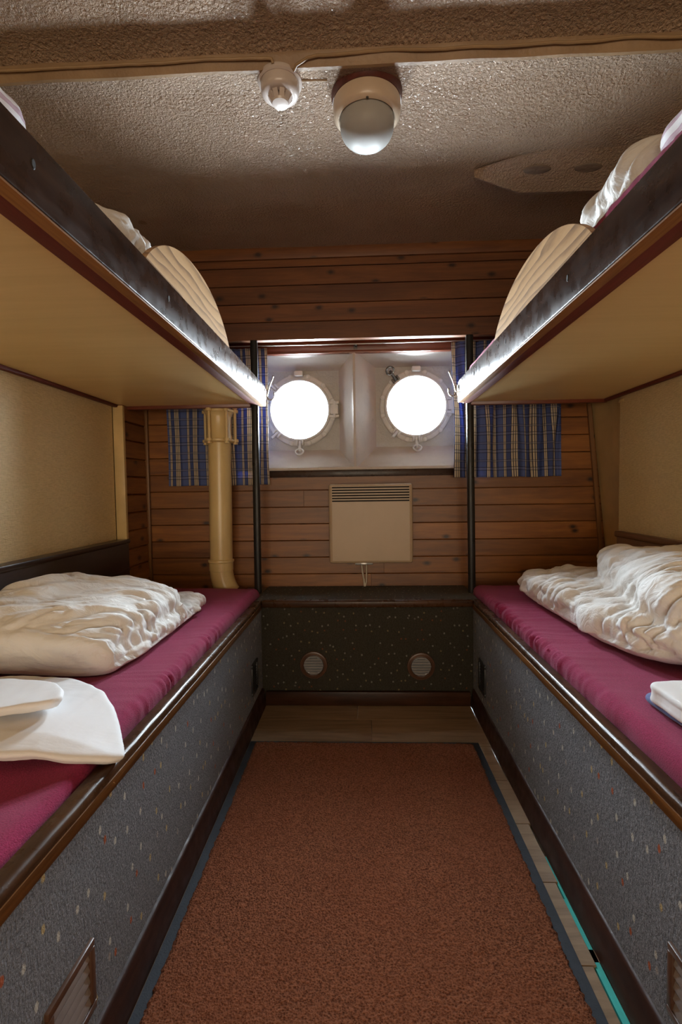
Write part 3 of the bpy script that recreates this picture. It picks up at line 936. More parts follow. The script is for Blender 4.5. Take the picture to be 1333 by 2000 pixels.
# ---- mattresses (sheet with pleats over the front edge)
def mattress(name, x0, x1, y0, y1, z0, z1, r, seed, label, group, s, pleats, dip=0.0):
    nx, ny = 44, 260
    bm = B()
    prof = []
    # cross-section from bottom-front up over the top to bottom-back (front = aisle side)
    H = z1 - z0; W = abs(x1 - x0)
    for q in range(7): prof.append((0.0, (H - r) * q / 6, 1.0))
    for q in range(1, 9):
        a = PI / 2 * q / 8; prof.append((r - r * math.cos(a), H - r + r * math.sin(a), 1.0 - 0.6 * q / 8))
    for q in range(1, 26): prof.append((r + (W - 2 * r) * q / 25, H, max(0.0, 0.4 - q * 0.03)))
    for q in range(1, 6):
        a = PI / 2 * q / 5; prof.append((W - r + r * math.sin(a), H - r + r * math.cos(a), 0))
    prof.append((W, 0, 0))
    rows = []
    for j in range(ny + 1):
        t = j / ny; yy = y0 + (y1 - y0) * t
        e = min(t, 1 - t) * (y1 - y0)
        sh = 0.0 if e > r else r - math.sqrt(max(0.0, r * r - (r - e) ** 2))
        row = []
        for a, h, w in prof:
            am = sum(A * math.exp(-((yy - yc) / wd) ** 2) for yc, wd, A in pleats)
            pl = abs(noise.noise(Vector((yy * 46 + a * 5 + 0.5 * noise.noise(Vector((yy * 9, h * 20, seed))), h * 5, seed)))) - 0.2
            lo = 0.005 * noise.noise(Vector((a * 6, yy * 5, seed * 2.0))) + 0.0025 * noise.noise(Vector((a * 15, yy * 13, seed)))
            k = min(h / H, 1.0)
            xx = a - w * am * pl * 1.2 * k + w * 0.003 * noise.noise(Vector((yy * 14, h * 10, seed)))
            zz = h + lo * k + w * am * pl * k * 0.7 - sh * k
            if dip and yy < 0.9: zz -= dip * min(1.0, (0.9 - yy) / 0.25) * k * max(0.0, 1 - abs(a - 0.10) / 0.4)
            row.append(bm.verts.new((x0 + s * xx, yy, z0 + zz)))
        rows.append(row)
    for A, C in zip(rows, rows[1:]):
        for q in range(len(prof) - 1): bm.faces.new((A[q], A[q + 1], C[q + 1], C[q]))
        bm.faces.new((A[-1], A[0], C[0], C[-1]))
    bm.faces.new(rows[0]); bm.faces.new(list(reversed(rows[-1])))
    o = obj(name, bm, M['magenta'], ang=60, loc=((x0 + x1) / 2, (y0 + y1) / 2, z0))
    return tag(o, label, 'mattress', group)

mattress('mattress', -0.443, -0.985, 0.12, 2.072, 0.409, 0.463, 0.026, 3, 'magenta sheeted mattress on the left lower bunk', 'lower mattresses', -1,
         [(1.45, 0.16, 0.012), (1.18, 0.14, 0.015), (0.98, 0.10, 0.012), (1.8, 0.2, 0.004)], dip=0.028)
mattress('mattress', 0.476, 1.000, 0.12, 2.095, 0.409, 0.467, 0.028, 8, 'magenta sheeted mattress on the right lower bunk', 'lower mattresses', 1,
         [(1.62, 0.24, 0.032), (1.30, 0.14, 0.022), (1.05, 0.10, 0.014)])

# ================================================================== UPPER BUNKS
def upper_bunk(s, zr, yend, px_post, post_ends, wx, label):
    root = empty('upper_bunk', (s * 0.72, 1.05, zr)); tag(root, label, 'bunk', 'built-in upper bunks')
    X = lambda a, b: (min(s * a, s * b), max(s * a, s * b))
    y0 = 0.10; H = 0.087; xr = 0.410
    # rail board, top far corner rounded
    bm = B()
    ol = [(y0, zr), (yend, zr), (yend, zr + H - 0.030), (yend - 0.004, zr + H - 0.016), (yend - 0.014, zr + H - 0.005), (yend - 0.030, zr + H), (y0, zr + H)]
    t = B(); prism(t, ol, lambda a, b: (s * xr, a, b), lambda a, b: (s * (xr + 0.024), a, b))
    bmesh.ops.recalc_face_normals(t, faces=list(t.faces))
    bmesh.ops.bevel(t, geom=list(t.edges), offset=0.0035, segments=3, profile=0.5, affect='EDGES')
    merge(bm, t); obj('rail', bm, M['varnish_y'], root)
    # bare lower edge of the rail, red strip, plywood base, trims
    bm = B(); box(bm, *X(xr + 0.002, xr + 0.026), y0, yend - 0.003, zr - 0.0025, zr + 0.004, 0.001); obj('rail_lower_edge', bm, M['oakedge'], root)
    bm = B(); box(bm, *X(xr + 0.025, xr + 0.056), y0, 2.092, zr - 0.0020, zr + 0.03, 0.001); obj('red_strip', bm, M['redwood'], root)
    bm = B(); box(bm, *X(xr + 0.05, wx), y0, 2.090, zr + 0.002, zr + 0.016); obj('base_board', bm, M['ply'], root)
    bm = B(); box(bm, *X(xr + 0.056, wx), 2.074, 2.098, zr - 0.012, zr + 0.03, 0.003); obj('end_strip', bm, M['redwood_x'], root)
    bm = B(); box(bm, *X(wx - 0.016, wx + 0.002), y0, 2.074, zr - 0.010, zr + 0.003, 0.004); obj('wall_strip', bm, M['redwood'], root)
    # post
    bm = B()
    t = B(); ol = []
    for q in range(12):
        a = 2 * PI * q / 12; ol.append((0.0150 * math.copysign(abs(math.cos(a)) ** 0.5, math.cos(a)), 0.0150 * math.copysign(abs(math.sin(a)) ** 0.5, math.sin(a))))
    zt, zb = post_ends
    prism(t, ol, lambda a, b: (s * px_post[0] + a, 2.097 + b + 0.003, zb), lambda a, b: (s * px_post[1] + a, 2.097 + b + 0.003, zt))
    merge(bm, t); obj('post', bm, M['post'], root, ang=50)
    # screw holes on the aisle face
    for yy in ((0.62, 1.055, 1.44, 1.80) if s < 0 else (0.60, 0.99, 1.40, 1.78)):
        bm = B(); lathe(bm, [(0.0, 0.0012), (0.0035, 0.0012), (0.0045, 0.0), (0.0, 0.0)], (0, 0, 0), 'z', 12)
        bm.transform(Matrix.Translation((s * xr, yy, zr + 0.05)) @ Matrix.Rotation(-s * PI / 2, 4, 'Y') @ Matrix.Diagonal((1.6, 1, 1, 1)))
        obj('screw', bm, M['dark_slot'], root)
    # rounded lee board
    bm = B()
    ya, yb, zp = (0.985, 1.655, 1.478) if s < 0 else (0.925, 1.625, 1.463)
    zb2 = zr + 0.03; ol = []
    for q in range(41):
        u = -1 + 2 * q / 40
        ol.append(((ya + yb) / 2 + (yb - ya) / 2 * u, zr + H - 0.006 + (zp - zr - H + 0.006) * (1 - abs(u) ** 2.15) ** 0.72))
    ol = [(ya, zb2)] + ol + [(yb, zb2)]
    t = B(); prism(t, ol, lambda a, b: (s * (xr + 0.0245), a, b), lambda a, b: (s * (xr + 0.0375), a, b))
    bmesh.ops.recalc_face_normals(t, faces=list(t.faces))
    merge(bm, t); obj('lee_board', bm, M['leewood'], root, ang=30)
    # chrome double hook on the end of the rail
    bm = B(); hx = xr - 0.001; hy = yend - 0.022; hz = zr + 0.048
    t = B(); box(t, -0.0035, 0.0, -0.007, 0.007, -0.022, 0.022, 0.0016)
    long_ = [(-0.003, 0.0, -0.012), (-0.010, 0.0, -0.004), (-0.014, 0, 0.012), (-0.020, 0, 0.032), (-0.028, 0, 0.050), (-0.034, 0, 0.064), (-0.036, 0, 0.072)]
    tube(t, long_, [0.0030, 0.0032, 0.0030, 0.0026, 0.0023, 0.0022, 0.0022], 10)
    short = [(-0.006, 0, -0.006), (-0.010, 0, -0.016), (-0.018, 0, -0.024), (-0.028, 0, -0.026), (-0.037, 0, -0.020), (-0.041, 0, -0.008), (-0.040, 0, 0.002)]
    tube(t, short, [0.0030, 0.0030, 0.0028, 0.0026, 0.0024, 0.0023, 0.0023], 10)
    sq(t, (-0.0365, 0, 0.074), (0.0042, 0.0042, 0.0042), 1, 1, n=8); sq(t, (-0.040, 0, 0.004), (0.0038, 0.0038, 0.0038), 1, 1, n=8)
    Tm = Matrix.Translation((s * hx, hy, hz)) @ Matrix.Diagonal((1 if s > 0 else -1, 1, 1, 1))
    merge(bm, t, Tm); obj('coat_hook', bm, M['chrome'], root)
    return root

upper_bunk(-1, 1.247, 2.130, (0.455, 0.450), (1.519, 0.4285), 1.034, 'left upper bunk with dark varnished rail and strongly grained lee board')
upper_bunk(1, 1.237, 2.075, (0.474, 0.464), (1.519, 0.4285), 1.026, 'right upper bunk with flaking dark rail and pale lee board')
mattress('mattress', -0.452, -1.020, 0.12, 2.085, 1.265, 1.345, 0.030, 21, 'magenta sheeted mattress on the left upper bunk', 'upper mattresses', -1, [(1.0, 0.8, 0.004)])
mattress('mattress', 0.452, 1.015, 0.12, 2.060, 1.255, 1.388, 0.022, 26, 'magenta sheeted mattress on the right upper bunk', 'upper mattresses', 1, [(1.0, 0.8, 0.004)])

# ================================================================== BEDDING
# left lower duvet, folded in two, its closed fold towards the camera
bm = B()
sq(bm, (-0.775, 1.385, 0.492), (0.232, 0.345, 0.034), 0.55, 0.34, rot=(0, 0, 0.02))
sq(bm, (-0.785, 1.300, 0.553), (0.222, 0.275, 0.052), 0.62, 0.36, rot=(0.04, 0.10, 0.04))
sq(bm, (-0.785, 1.140, 0.520), (0.232, 0.105, 0.066), 0.75, 0.34, rot=(0, 0.10, 0.03))
sq(bm, (-0.900, 1.320, 0.575), (0.10, 0.22, 0.055), 0.9, 0.7)
me = subdiv_mesh(eval_mesh(bm, 0.0095, 3))
wf = wrinkles(1.3, (0.85, 0.5, 0.1), 0.017, 0.062, 0.30, lowamp=0.020)
displace(me, lambda p, n: wf(p, n) * (0.45 if n.y < -0.45 else 1.0))
clamp_z(me, 0.466, xmin=-0.988)
tag(cloth_obj('duvet', me, M['duvet']), 'white duvet folded in two on the left lower bunk', 'duvet', 'folded duvets')

# right lower duvet: long roll with a second fold on top
bm = B()
sq(bm, (0.800, 1.490, 0.522), (0.212, 0.440, 0.062), 0.60, 0.42, rot=(0.0, 0, 0.03))
sq(bm, (0.868, 1.330, 0.620), (0.165, 0.315, 0.068), 0.72, 0.42, rot=(0.04, -0.06, -0.22))
sq(bm, (0.840, 1.135, 0.545), (0.185, 0.110, 0.078), 0.8, 0.42)
me = subdiv_mesh(eval_mesh(bm, 0.0095, 2))
wf2 = wrinkles(4.1, (0.9, -0.3, 0.35), 0.018, 0.060, 0.36, lowamp=0.018)
displace(me, wf2)
clamp_z(me, 0.470, xmax=0.999)
tag(cloth_obj('duvet', me, M['duvet']), 'white rolled duvet with a thick fold on the right lower bunk', 'duvet', 'folded duvets')

# upper duvets
bm = B()
sq(bm, (-0.72, 1.33, 1.43), (0.20, 0.30, 0.085), 0.9, 0.6); sq(bm, (-0.70, 1.29, 1.50), (0.17, 0.20, 0.085), 0.9, 0.6)
me = subdiv_mesh(eval_mesh(bm, 0.0105, 5))
displace(me, wrinkles(7.7, (0.8, 0.1, 0.6), 0.014, 0.06, 0.3))
clamp_z(me, 1.346, xmin=-1.015)
tag(cloth_obj('duvet', me, M['duvet']), 'white duvet bundle on the left upper bunk behind its lee board', 'duvet', 'folded duvets')
bm = B()
sq(bm, (0.74, 1.25, 1.46), (0.20, 0.28, 0.085), 0.9, 0.6); sq(bm, (0.72, 1.17, 1.535), (0.17, 0.18, 0.085), 0.9, 0.6)
me = subdiv_mesh(eval_mesh(bm, 0.0105, 5))
displace(me, wrinkles(9.2, (0.8, -0.2, 0.7), 0.016, 0.06, 0.3))
clamp_z(me, 1.391, xmax=1.005)
tag(cloth_obj('duvet', me, M['duvet']), 'white duvet bundle on the right upper bunk behind its lee board', 'duvet', 'folded duvets')


def folded_linen(name, outline, z0, layers, mat, seed, sag=None, rot=0.0):
    """stack of pressed sheets: the outline (x, y) of the fold, rounded edges between layers"""
    bm = B()
    z = z0
    for th, inset in layers:
        cx = sum(p[0] for p in outline) / len(outline); cy = sum(p[1] for p in outline) / len(outline)
        t = B()
        ol = [(cx + (x_ - cx) * (1 - inset), cy + (y_ - cy) * (1 - inset)) for x_, y_ in outline]
        prism(t, ol, lambda a, b: (a, b, z), lambda a, b: (a, b, z + th))
        bmesh.ops.recalc_face_normals(t, faces=list(t.faces))
        bmesh.ops.bevel(t, geom=list(t.edges), offset=th * 0.42, segments=3, profile=0.5, affect='EDGES')
        merge(bm, t); z += th * 0.93
    me = eval_mesh(bm, 0.0036, 4)
    if sag:
        for v in me.vertices: v.co.z += sag(v.co.x, v.co.y)
        me.update()
    displace(me, lambda p, n: 0.0022 * noise.noise(Vector((p.x * 14, p.y * 9, seed))) + 0.0012 * noise.noise(Vector((p.x * 40, p.y * 22, seed))))
    return cloth_obj(name, me, mat)

# flat folded sheet on the left lower bunk, its corner lying on the nosing
def smooth_outline(pts, n=5):
    out = []
    m = len(pts)
    for i in range(m):
        p0, p1, p2, p3 = [Vector((*pts[(i + k) % m], 0)) for k in (-1, 0, 1, 2)]
        for q in range(n):
            t = q / n
            v = 0.5 * ((2 * p1) + (-p0 + p2) * t + (2 * p0 - 5 * p1 + 4 * p2 - p3) * t * t + (-p0 + 3 * p1 - 3 * p2 + p3) * t ** 3)
            out.append((v.x, v.y))
    return out
sheet_ol = [(-0.394, 0.768), (-0.410, 0.752), (-0.47, 0.727), (-0.561, 0.710), (-0.70, 0.702), (-0.86, 0.700), (-0.87, 0.96), (-0.72, 0.985), (-0.62, 0.985), (-0.593, 0.974), (-0.555, 0.958), (-0.515, 0.930), (-0.475, 0.890), (-0.440, 0.845), (-0.412, 0.802), (-0.398, 0.778)]
o = folded_linen('folded_sheet', sheet_ol, 0.468, [(0.010, 0.05), (0.0115, 0.0)], M['linen'], 2.2,
                 sag=lambda x, y: (-0.032 * max(0, min(1, (x + 0.52) / 0.12)) ** 1.2) - 0.012 * max(0, min(1, (0.76 - y) / 0.06)) + 0.008 * math.sin((x + 0.9) * 9))
tag(o, 'flat white folded sheet lying over the left bunk nosing', 'sheet')
pc_ol = [(-0.533, 0.824), (-0.540, 0.808), (-0.560, 0.797), (-0.62, 0.772), (-0.85, 0.705), (-0.90, 0.93), (-0.70, 0.915), (-0.61, 0.897), (-0.580, 0.885), (-0.550, 0.855)]
o = folded_linen('folded_pillowcase', pc_ol, 0.493, [(0.009, 0.06), (0.010, 0.0)], M['linen'], 5.2, sag=lambda x, y: 0.010 * math.sin((x + 0.8) * 7))
tag(o, 'small white folded pillowcase lying on the flat white sheet', 'pillowcase')

bl_ol = smooth_outline([(0.530, 0.892), (0.545, 0.939), (0.64, 0.947), (0.82, 0.932), (0.84, 0.702), (0.70, 0.642), (0.60, 0.682), (0.540, 0.802)])
o = folded_linen('blue_cloth', bl_ol, 0.471, [(0.013, 0.0)], M['blue_linen'], 8.9)
tag(o, 'dark blue folded cloth under the white sheets near the right nosing', 'cloth')
rl_ol = smooth_outline([(0.528, 0.862), (0.535, 0.907), (0.62, 0.922), (0.80, 0.912), (0.82, 0.682), (0.70, 0.622), (0.60, 0.642), (0.535, 0.742)])
o = folded_linen('folded_sheet', rl_ol, 0.482, [(0.012, 0.0), (0.012, 0.012), (0.012, 0.0)], M['linen'], 8.1)
tag(o, 'white folded sheet stack on the blue cloth, right lower bunk', 'sheet')

def striped_pillow(c, h, rot, zmin, label):
    bm = B()
    sq(bm, (c[0], c[1], c[2] - h[2] * 0.5), (h[0], h[1], h[2] * 0.52), 0.6, 0.35, rot); sq(bm, (c[0], c[1], c[2] + h[2] * 0.45), (h[0] * 0.96, h[1] * 0.96, h[2] * 0.52), 0.6, 0.35, rot)
    me = eval_mesh(bm, 0.007, 3)
    displace(me, wrinkles(c[0] * 9, (1, 0.2, 0), 0.006, 0.05, 0.3, lowamp=0.006)); clamp_z(me, zmin)
    tag(cloth_obj('folded_linen', me, M['striped']), label, 'linen', 'striped linen bundles')
striped_pillow((-0.71, 0.735, 1.443), (0.17, 0.12, 0.098), (0, 0, 0), 1.347, 'striped folded linen bundle on the left upper bunk')
striped_pillow((0.73, 0.868, 1.475), (0.17, 0.14, 0.098), (0, 0, 0), 1.391, 'striped folded linen bundle on the right upper bunk')

# ================================================================== CURTAINS
def curtain(x0, x1, z0, z1, ybase, seed, nf, amp, label, gather, edge=None):
    """plaid cloth hanging from the wire; width bunches a little at the top"""
    nu, nv = 240, 60
    bm = B(); uvl = bm.loops.layers.uv.new('UVMap'); uvs = {}
    rows = []
    for j in range(nv + 1):
        t = j / nv; z = z1 + (z0 - z1) * t; row = []
        for i in range(nu + 1):
            u = i / nu
            xx = x0 + (x1 - x0) * u
            wv = 0.5 * noise.noise(Vector((u * 5, seed, t * 1.2)))
            ph = 2 * PI * (nf * u + wv) + seed
            a = amp * (0.55 + 0.6 * abs(noise.noise(Vector((u * 7, seed + 3, 0.4 * t))))) * (0.45 + 0.55 * min(1, t * 2.5)) * (edge(u) if edge else 1.0)
            yy = ybase + a * math.sin(ph) + 0.35 * a * math.sin(2.3 * ph + t)
            if t < 0.10: yy += 0.0035 * math.sin(2 * PI * nf * 4 * u) * (1 - t / 0.10)
            xx += 0.35 * a * math.cos(ph) + gather * (0.5 - u) * (1 - t) ** 2 * 0.0 + 0.006 * noise.noise(Vector((u * 3, t * 2, seed)))
            xx += (0.010 * t if edge is None else 0.0)
            v = bm.verts.new((xx, yy, z + 0.004 * noise.noise(Vector((u * 6, seed, 7)) ) * t)); uvs[v] = (u * (x1 - x0) * 1.35 + seed * 0.013, (z - z0))
            row.append(v)
        rows.append(row)
    for A, C in zip(rows, rows[1:]):
        for q in range(nu): bm.faces.new((A[q], C[q], C[q + 1], A[q + 1]))
    for f in bm.faces:
        for l in f.loops: l[uvl].uv = uvs[l.vert]
    me = bpy.data.meshes.new('curtain'); bm.to_mesh(me); bm.free(); me.shade_smooth()
    o = obj_me('curtain', me, M['plaid'], None, loc=((x0 + x1) / 2, ybase, z1))
    sol = o.modifiers.new('thick', 'SOLIDIFY'); sol.thickness = 0.0012
    return tag(o, label, 'curtain', 'blue plaid porthole curtains')
curtain(-0.893, -0.420, 0.905, 1.528, 2.234, 2.0, 4.0, 0.0115, 'blue plaid curtain hanging behind the cream pipe', 0.0, edge=lambda u: 0.18 + 0.9 * max(0, min(1, (u - 0.35) / 0.3)))
curtain(0.410, 0.895, 0.925, 1.528, 2.214, 5.6, 5.5, 0.0235, 'blue plaid curtain with deep folds behind the right post', 0.0)

# curtain wire with centre bracket
bm = B(); tube(bm, [(-0.95, 2.205, 1.531), (-0.4, 2.205, 1.529), (0.0, 2.203, 1.527), (0.4, 2.205, 1.529), (0.95, 2.205, 1.531)], 0.0028, 8)
rod = obj('curtain_wire', bm, M['steel'])
tag(rod, 'thin metal curtain wire below the pelmet', 'curtain wire')
bm = B(); box(bm, -0.022, -0.010, 2.203, 2.247, 1.522, 1.528, 0.001); box(bm, -0.024, -0.008, 2.242, 2.248, 1.516, 1.542, 0.001)
obj('wire_bracket', bm, M['darkmetal'], rod)

# ================================================================== HEATER
heater = empty('panel_heater', (0.043, 2.22, 0.72))
tag(heater, 'ivory wall panel heater between the portholes and the bench', 'heater')
hx0, hx1, hz0, hz1 = -0.146, 0.234, 0.542, 0.903
HYF = 2.196
t = B()
slots = [(hz1 - 0.019 - 0.0122 * k, hz1 - 0.0128 - 0.0122 * k) for k in range(6)]
bm = B()
# casing as a frame of strips so that the slots are real openings
xa, xb = hx0 + 0.016, hx1 - 0.016
zs = [hz0 + 0.012] + [v for a in reversed(slots) for v in a] + [hz1 - 0.010]
for q in range(0, len(zs), 2):
    box(bm, xa, xb, HYF, HYF + 0.004, zs[q], zs[q + 1])
sx = 0.018
# rounded outer frame
def rr(x0, x1, z0, z1, r, n=6):
    out = []
    for cx_, cz_, a0 in ((x1 - r, z1 - r, 0), (x0 + r, z1 - r, PI / 2), (x0 + r, z0 + r, PI), (x1 - r, z0 + r, 1.5 * PI)):
        for q in range(n + 1):
            a = a0 + PI / 2 * q / n; out.append((cx_ + r * math.cos(a), cz_ + r * math.sin(a)))
    return out
lp = [(xa, xb, zs[0], zs[-1], 0.003, HYF), (hx0 + 0.012, hx1 - 0.012, hz0 + 0.010, hz1 - 0.008, 0.006, HYF + 0.0005), (hx0 + 0.004, hx1 - 0.004, hz0 + 0.003, hz1 - 0.003, 0.010, HYF + 0.005), (hx0, hx1, hz0, hz1, 0.012, HYF + 0.012), (hx0, hx1, hz0, hz1, 0.012, HYF + 0.050)]
ls = [[bm.verts.new((a, L[5], b)) for a, b in rr(*L[:5])] for L in lp]
for A, C in zip(ls, ls[1:]):
    for q in range(len(A)): bm.faces.new((A[q], A[(q + 1) % len(A)], C[(q + 1) % len(A)], C[q]))
obj('casing', bm, M['heater'], heater, ang=28)
bm = B(); box(bm, hx0 + 0.010, hx1 - 0.010, HYF + 0.016, HYF + 0.020, hz0 + 0.008, hz1 - 0.008); obj('heater_core', bm, M['dark_slot'], heater)
bm = B(); box(bm, -0.030, 0.052, 2.236, 2.256, 0.529, 0.548, 0.001); box(bm, -0.006, 0.028, 2.210, 2.240, 0.532, 0.546, 0.002); obj('mounting_bracket', bm, M['steel'], heater)
for cx_, r_, pts in ((0, 0.0042, [(0.000, 2.232, 0.536), (0.003, 2.236, 0.500), (0.010, 2.243, 0.458), (0.012, 2.244, 0.428)]), (1, 0.0036, [(0.022, 2.230, 0.536), (0.0225, 2.236, 0.50), (0.021, 2.244, 0.45), (0.015, 2.244, 0.4285)])):
    bm = B(); tube(bm, pts, r_, 10); obj('supply_cable', bm, M['white_cable'], heater)

# ================================================================== PIPE
PX, PY = -0.624, 2.150
pipe = empty('drain_pipe', (PX, PY, 0.408))
tag(pipe, 'cream painted drain pipe rising behind the left bunk end', 'pipe')
bm = B(); tube(bm, [(PX - 0.006, PY, 0.53), (PX - 0.003, PY, 0.8), (PX, PY, 1.12)], 0.0500, 36, caps=False); obj('pipe_body', bm, M['pipe_paint'], pipe)
bm = B()
lathe(bm, [(0.050, 0.522), (0.0535, 0.524), (0.0535, 0.560), (0.0565, 0.562), (0.0575, 0.567), (0.0565, 0.572), (0.0520, 0.574), (0.050, 0.576)], (PX - 0.007, PY, 0), 'z', 40)
obj('socket_collar', bm, M['pipe_paint'], pipe)
bm = B(); pts = []
for q in range(9):
    a = math.radians(34) * q / 8
    pts.append((PX - 0.007 + 0.20 * (1 - math.cos(a)), PY, 0.530 - 0.20 * math.sin(a)))
tube(bm, pts, 0.0515, 36, caps=False); obj('elbow', bm, M['pipe_paint'], pipe)
bm = B(); tube(bm, [(PX, PY, 1.22), (PX, PY, 1.52)], 0.048, 36); obj('upper_pipe', bm, M['pipe_paint'], pipe)
bm = B()
lathe(bm, [(0.050, 1.092), (0.062, 1.094), (0.066, 1.098), (0.066, 1.106), (0.058, 1.108), (0.053, 1.130), (0.054, 1.175), (0.054, 1.205), (0.060, 1.222), (0.066, 1.226), (0.066, 1.235), (0.060, 1.238), (0.048, 1.238)], (PX, PY, 0), 'z', 44)
cp = obj('coupling', bm, M['pipe_paint'], pipe)
for a in (-112, -48, 12, 168):
    bx_, by_ = PX + 0.069 * math.cos(math.radians(a)), PY + 0.069 * math.sin(math.radians(a))
    bm = B(); tube(bm, [(bx_, by_, 1.088), (bx_, by_, 1.258)], 0.0062, 10)
    for z0, z1 in ((1.086, 1.094), (1.240, 1.250)): lathe(bm, [(0.0, z0), (0.0105, z0), (0.0105, z1), (0.0, z1)], (bx_, by_, 0), 'z', 6)
    for zc in (1.102, 1.231): lathe(bm, [(0.0, zc - 0.006), (0.014, zc - 0.006), (0.014, zc + 0.006), (0.0, zc + 0.006)], (bx_, by_, 0), 'z', 12)
    obj('clamp_bolt', bm, M['pipe_paint'], cp)

# ================================================================== CEILING FITTINGS
lamp = empty('ceiling_lamp', (0.028, 1.328, 1.910))
tag(lamp, 'round opal ceiling lamp on an oxblood base, beside the smoke detector', 'lamp')
lc = (0.028, 1.328, 1.912)
bm = B(); lathe(bm, [(0.0, 0.0), (0.093, 0.0), (0.0925, 0.008), (0.0905, 0.011), (0.0895, 0.024), (0.0, 0.024)], lc, '-z', 64); obj('base_plate', bm, M['lamp_base'], lamp)
bm = B(); lathe(bm, [(0.086, 0.022), (0.0885, 0.025), (0.0880, 0.046), (0.0855, 0.057), (0.080, 0.064), (0.0745, 0.066), (0.0715, 0.063), (0.0715, 0.022)], lc, '-z', 64)
rim = obj('rim', bm, M['lamp_rim'], lamp)
for a in (150, 270, 30):
    bm = B(); lathe(bm, [(0, 0), (0.0035, 0), (0.003, 0.003), (0, 0.0035)], (lc[0] + 0.0775 * math.cos(math.radians(a)), lc[1] + 0.0775 * math.sin(math.radians(a)), lc[2] - 0.065), '-z', 10); obj('rim_screw', bm, M['darkmetal'], rim)
bm = B()
pf = [(0.0705, 0.054), (0.0705, 0.082)]
for q in range(1, 11):
    a = PI / 2 * q / 10; pf.append((0.0705 * math.cos(a) ** 0.85, 0.082 + 0.050 * math.sin(a)))
pf[-1] = (0.0, pf[-1][1])
lathe(bm, pf, lc, '-z', 64); obj('glass_dome', bm, M['opal'], lamp, ang=60)

det = empty('smoke_detector', (-0.190, 1.262, 1.903))
tag(det, 'small white smoke detector on the ceiling left of the lamp', 'smoke detector')
dc = (-0.190, 1.262, 1.906)
bm = B(); lathe(bm, [(0.0, 0.0), (0.054, 0.0), (0.0555, 0.003), (0.0550, 0.009), (0.050, 0.0125), (0.046, 0.0105), (0.0, 0.0105)], dc, '-z', 56); obj('mounting_base', bm, M['detector'], det)
bm = B(); lathe(bm, [(0.048, 0.006), (0.0485, 0.010), (0.0475, 0.028), (0.046, 0.034), (0.042, 0.038), (0.035, 0.040), (0.031, 0.040), (0.0, 0.040)], dc, '-z', 56); body = obj('body', bm, M['detector'], det)
bm = B(); lathe(bm, [(0.022, 0.040), (0.017, 0.054)], dc, '-z', 40); obj('sensor_core', bm, M['dark_slot'], body)
for k in range(10):
    a = 2 * PI * k / 10
    bm = B(); t = B()
    ol = [(0.0315, 0.039), (0.0215, 0.054), (0.0160, 0.054), (0.0240, 0.039)]
    prism(t, ol, lambda r, h: (r, -0.0062, -h), lambda r, h: (r, 0.0062, -h))
    merge(bm, t, Matrix.Translation(dc) @ Matrix.Rotation(a, 4, 'Z')); obj('vent_rib', bm, M['detector'], body)
bm = B(); lathe(bm, [(0.0, 0.052), (0.0220, 0.052), (0.0225, 0.054), (0.0205, 0.058), (0.013, 0.0595), (0.0, 0.060)], dc, '-z', 40); obj('cap', bm, M['detector'], body)

# surface cable, wavy, along the step face and down to the fittings
def wavy(x0, x1, n, seed):
    return [(x0 + (x1 - x0) * i / n, 1.2045 + 0.0015 * noise.noise(Vector((i * 0.5, seed, 0))), 1.9135 + 0.0065 * noise.noise(Vector(((x0 + (x1 - x0) * i / n) * 7, seed, 0)))) for i in range(n + 1)]
bm = B(); tube(bm, wavy(-1.03, -0.21, 60, 1.0) + [(-0.200, 1.203, 1.908), (-0.198, 1.206, 1.900)], 0.0036, 8)
tag(obj('ceiling_cable', bm, M['beige_cable']), 'painted over wavy cable left of the smoke detector', 'cable')
bm = B(); tube(bm, [(-0.150, 1.225, 1.897), (-0.142, 1.212, 1.899), (-0.115, 1.205, 1.908)] + wavy(-0.09, 1.02, 70, 5.0), 0.0036, 8)
tag(obj('ceiling_cable', bm, M['beige_cable']), 'painted over wavy cable running right above the lamp', 'cable')
bm = B(); tube(bm, [(-0.136, 1.262, 1.903), (-0.10, 1.264, 1.904), (-0.072, 1.266, 1.904)], 0.0028, 8)
tag(obj('ceiling_cable', bm, M['beige_cable']), 'short straight cable between smoke detector and lamp', 'cable')

# sprayed-over bracket plate with oval holes, right side of the ceiling
bm = B()
zt = 1.915
tip = (0.378, 1.640)
L0 = [(0.378, 1.634, 1.902), (0.50, 1.585, 1.908), (0.60, 1.560, 1.909), (0.80, 1.558, 1.909), (1.05, 1.558, 1.909)]
L1 = [(0.380, 1.640, 1.883), (0.46, 1.672, 1.874), (0.545, 1.705, 1.866), (0.80, 1.708, 1.866), (1.05, 1.708, 1.866)]
L2 = [(0.382, 1.646, 1.883), (0.47, 1.690, 1.880), (0.558, 1.738, 1.877), (0.80, 1.740, 1.877), (1.05, 1.740, 1.877)]
L3 = [(a, b + 0.004, zt) for a, b, c in L2]
def dens(L, n=30):
    out = []
    for i in range(n + 1):
        u = i / n * (len(L) - 1); k = min(int(u), len(L) - 2); out.append(Vector(lerp3(L[k], L[k + 1], u - k)))
    return out
rows = [dens(L0)]
for q in range(1, 9): rows.append([a.lerp(b, q / 8) for a, b in zip(dens(L0), dens(L1))])
for q in range(1, 4): rows.append([a.lerp(b, q / 3) for a, b in zip(dens(L1), dens(L2))])
rows.append(dens(L3))
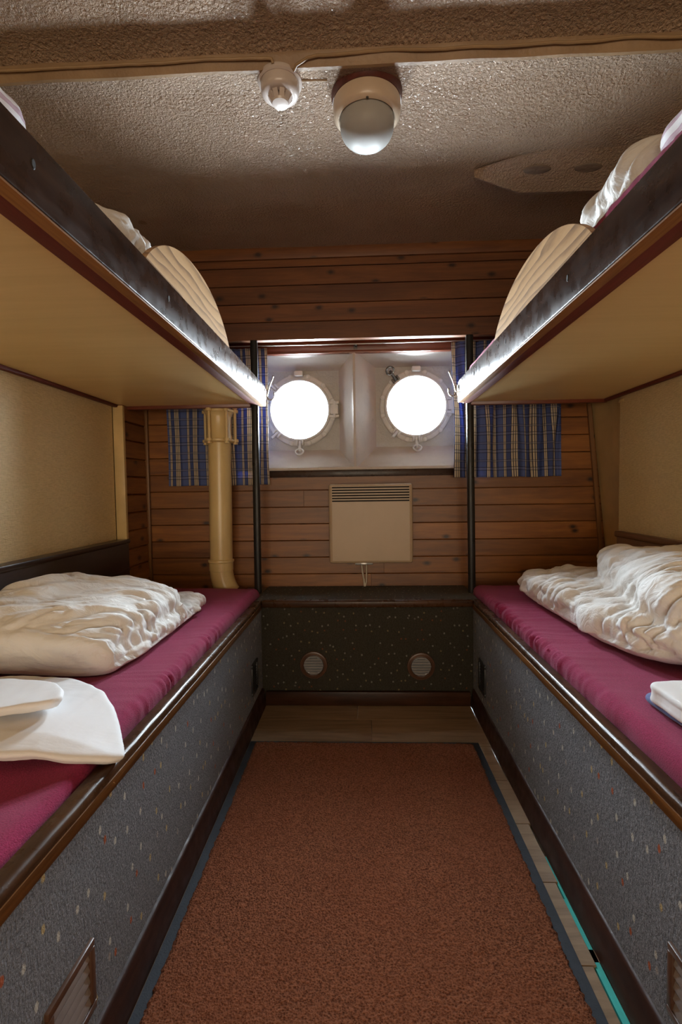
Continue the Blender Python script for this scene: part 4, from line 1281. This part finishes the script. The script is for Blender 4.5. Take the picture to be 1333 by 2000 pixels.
rows = [[bm.verts.new(p + Vector((0, 0, 0.001 * noise.noise(p * 20)))) for p in r_] for r_ in rows]
for A, C in zip(rows, rows[1:]):
    for q in range(len(A) - 1): bm.faces.new((A[q], A[q + 1], C[q + 1], C[q]))
br = obj('ceiling_bracket', bm, M['popcorn'], ang=25)
tag(br, 'sprayed over pointed bracket plate with oval holes on the ceiling', 'bracket')
for cx_ in (0.575, 0.735, 0.895):
    bm = B(); t = B()
    lathe(t, [(0.0, -0.25), (0.86, -0.22), (0.95, -0.05), (1.0, 0.03)], (0, 0, 0), 'z', 36)
    merge(bm, t, Matrix.Translation((cx_, 1.625, 1.8890)) @ Matrix.Rotation(math.radians(-15), 4, 'X') @ Matrix.Diagonal((0.044, 0.016, 0.010, 1)))
    obj('oval_hole', bm, M['hole_shade'], br)  # solid disc coloured like a shaded hole, nothing is cut

# ================================================================== RUG
rug_o = empty('rug', (0.0, 0.6, 0))
tag(rug_o, 'long terracotta doormat with black rubber border on the aisle floor', 'rug')
bm = B(); box(bm, -0.3955, 0.394, -0.80, 1.650, 0.0005, 0.004, 0.0015); obj('rubber_border', bm, M['rubber'], rug_o)
bm = B()
nx, ny = 130, 400
x0, x1, y0, y1 = -0.375, 0.373, -0.78, 1.634
rows = []
for j in range(ny + 1):
    row = []
    for i in range(nx + 1):
        u, v = i / nx, j / ny
        xx = x0 + (x1 - x0) * u; yy = y0 + (y1 - y0) * v
        e = min(min(u, 1 - u) * (x1 - x0), min(v, 1 - v) * (y1 - y0))
        jx = (random.random() - 0.5) * 0.006; jy = (random.random() - 0.5) * 0.006
        zz = 0.0035 + 0.0085 * min(1.0, e / 0.006) + (random.random() - 0.5) * 0.0022 + 0.0012 * noise.noise(Vector((xx * 9, yy * 9, 0)))
        row.append(bm.verts.new((xx + jx, yy + jy, zz)))
    rows.append(row)
for A, C in zip(rows, rows[1:]):
    for q in range(nx): bm.faces.new((A[q], A[q + 1], C[q + 1], C[q]))
pile = obj('pile', bm, M['rug'], rug_o, ang=180)
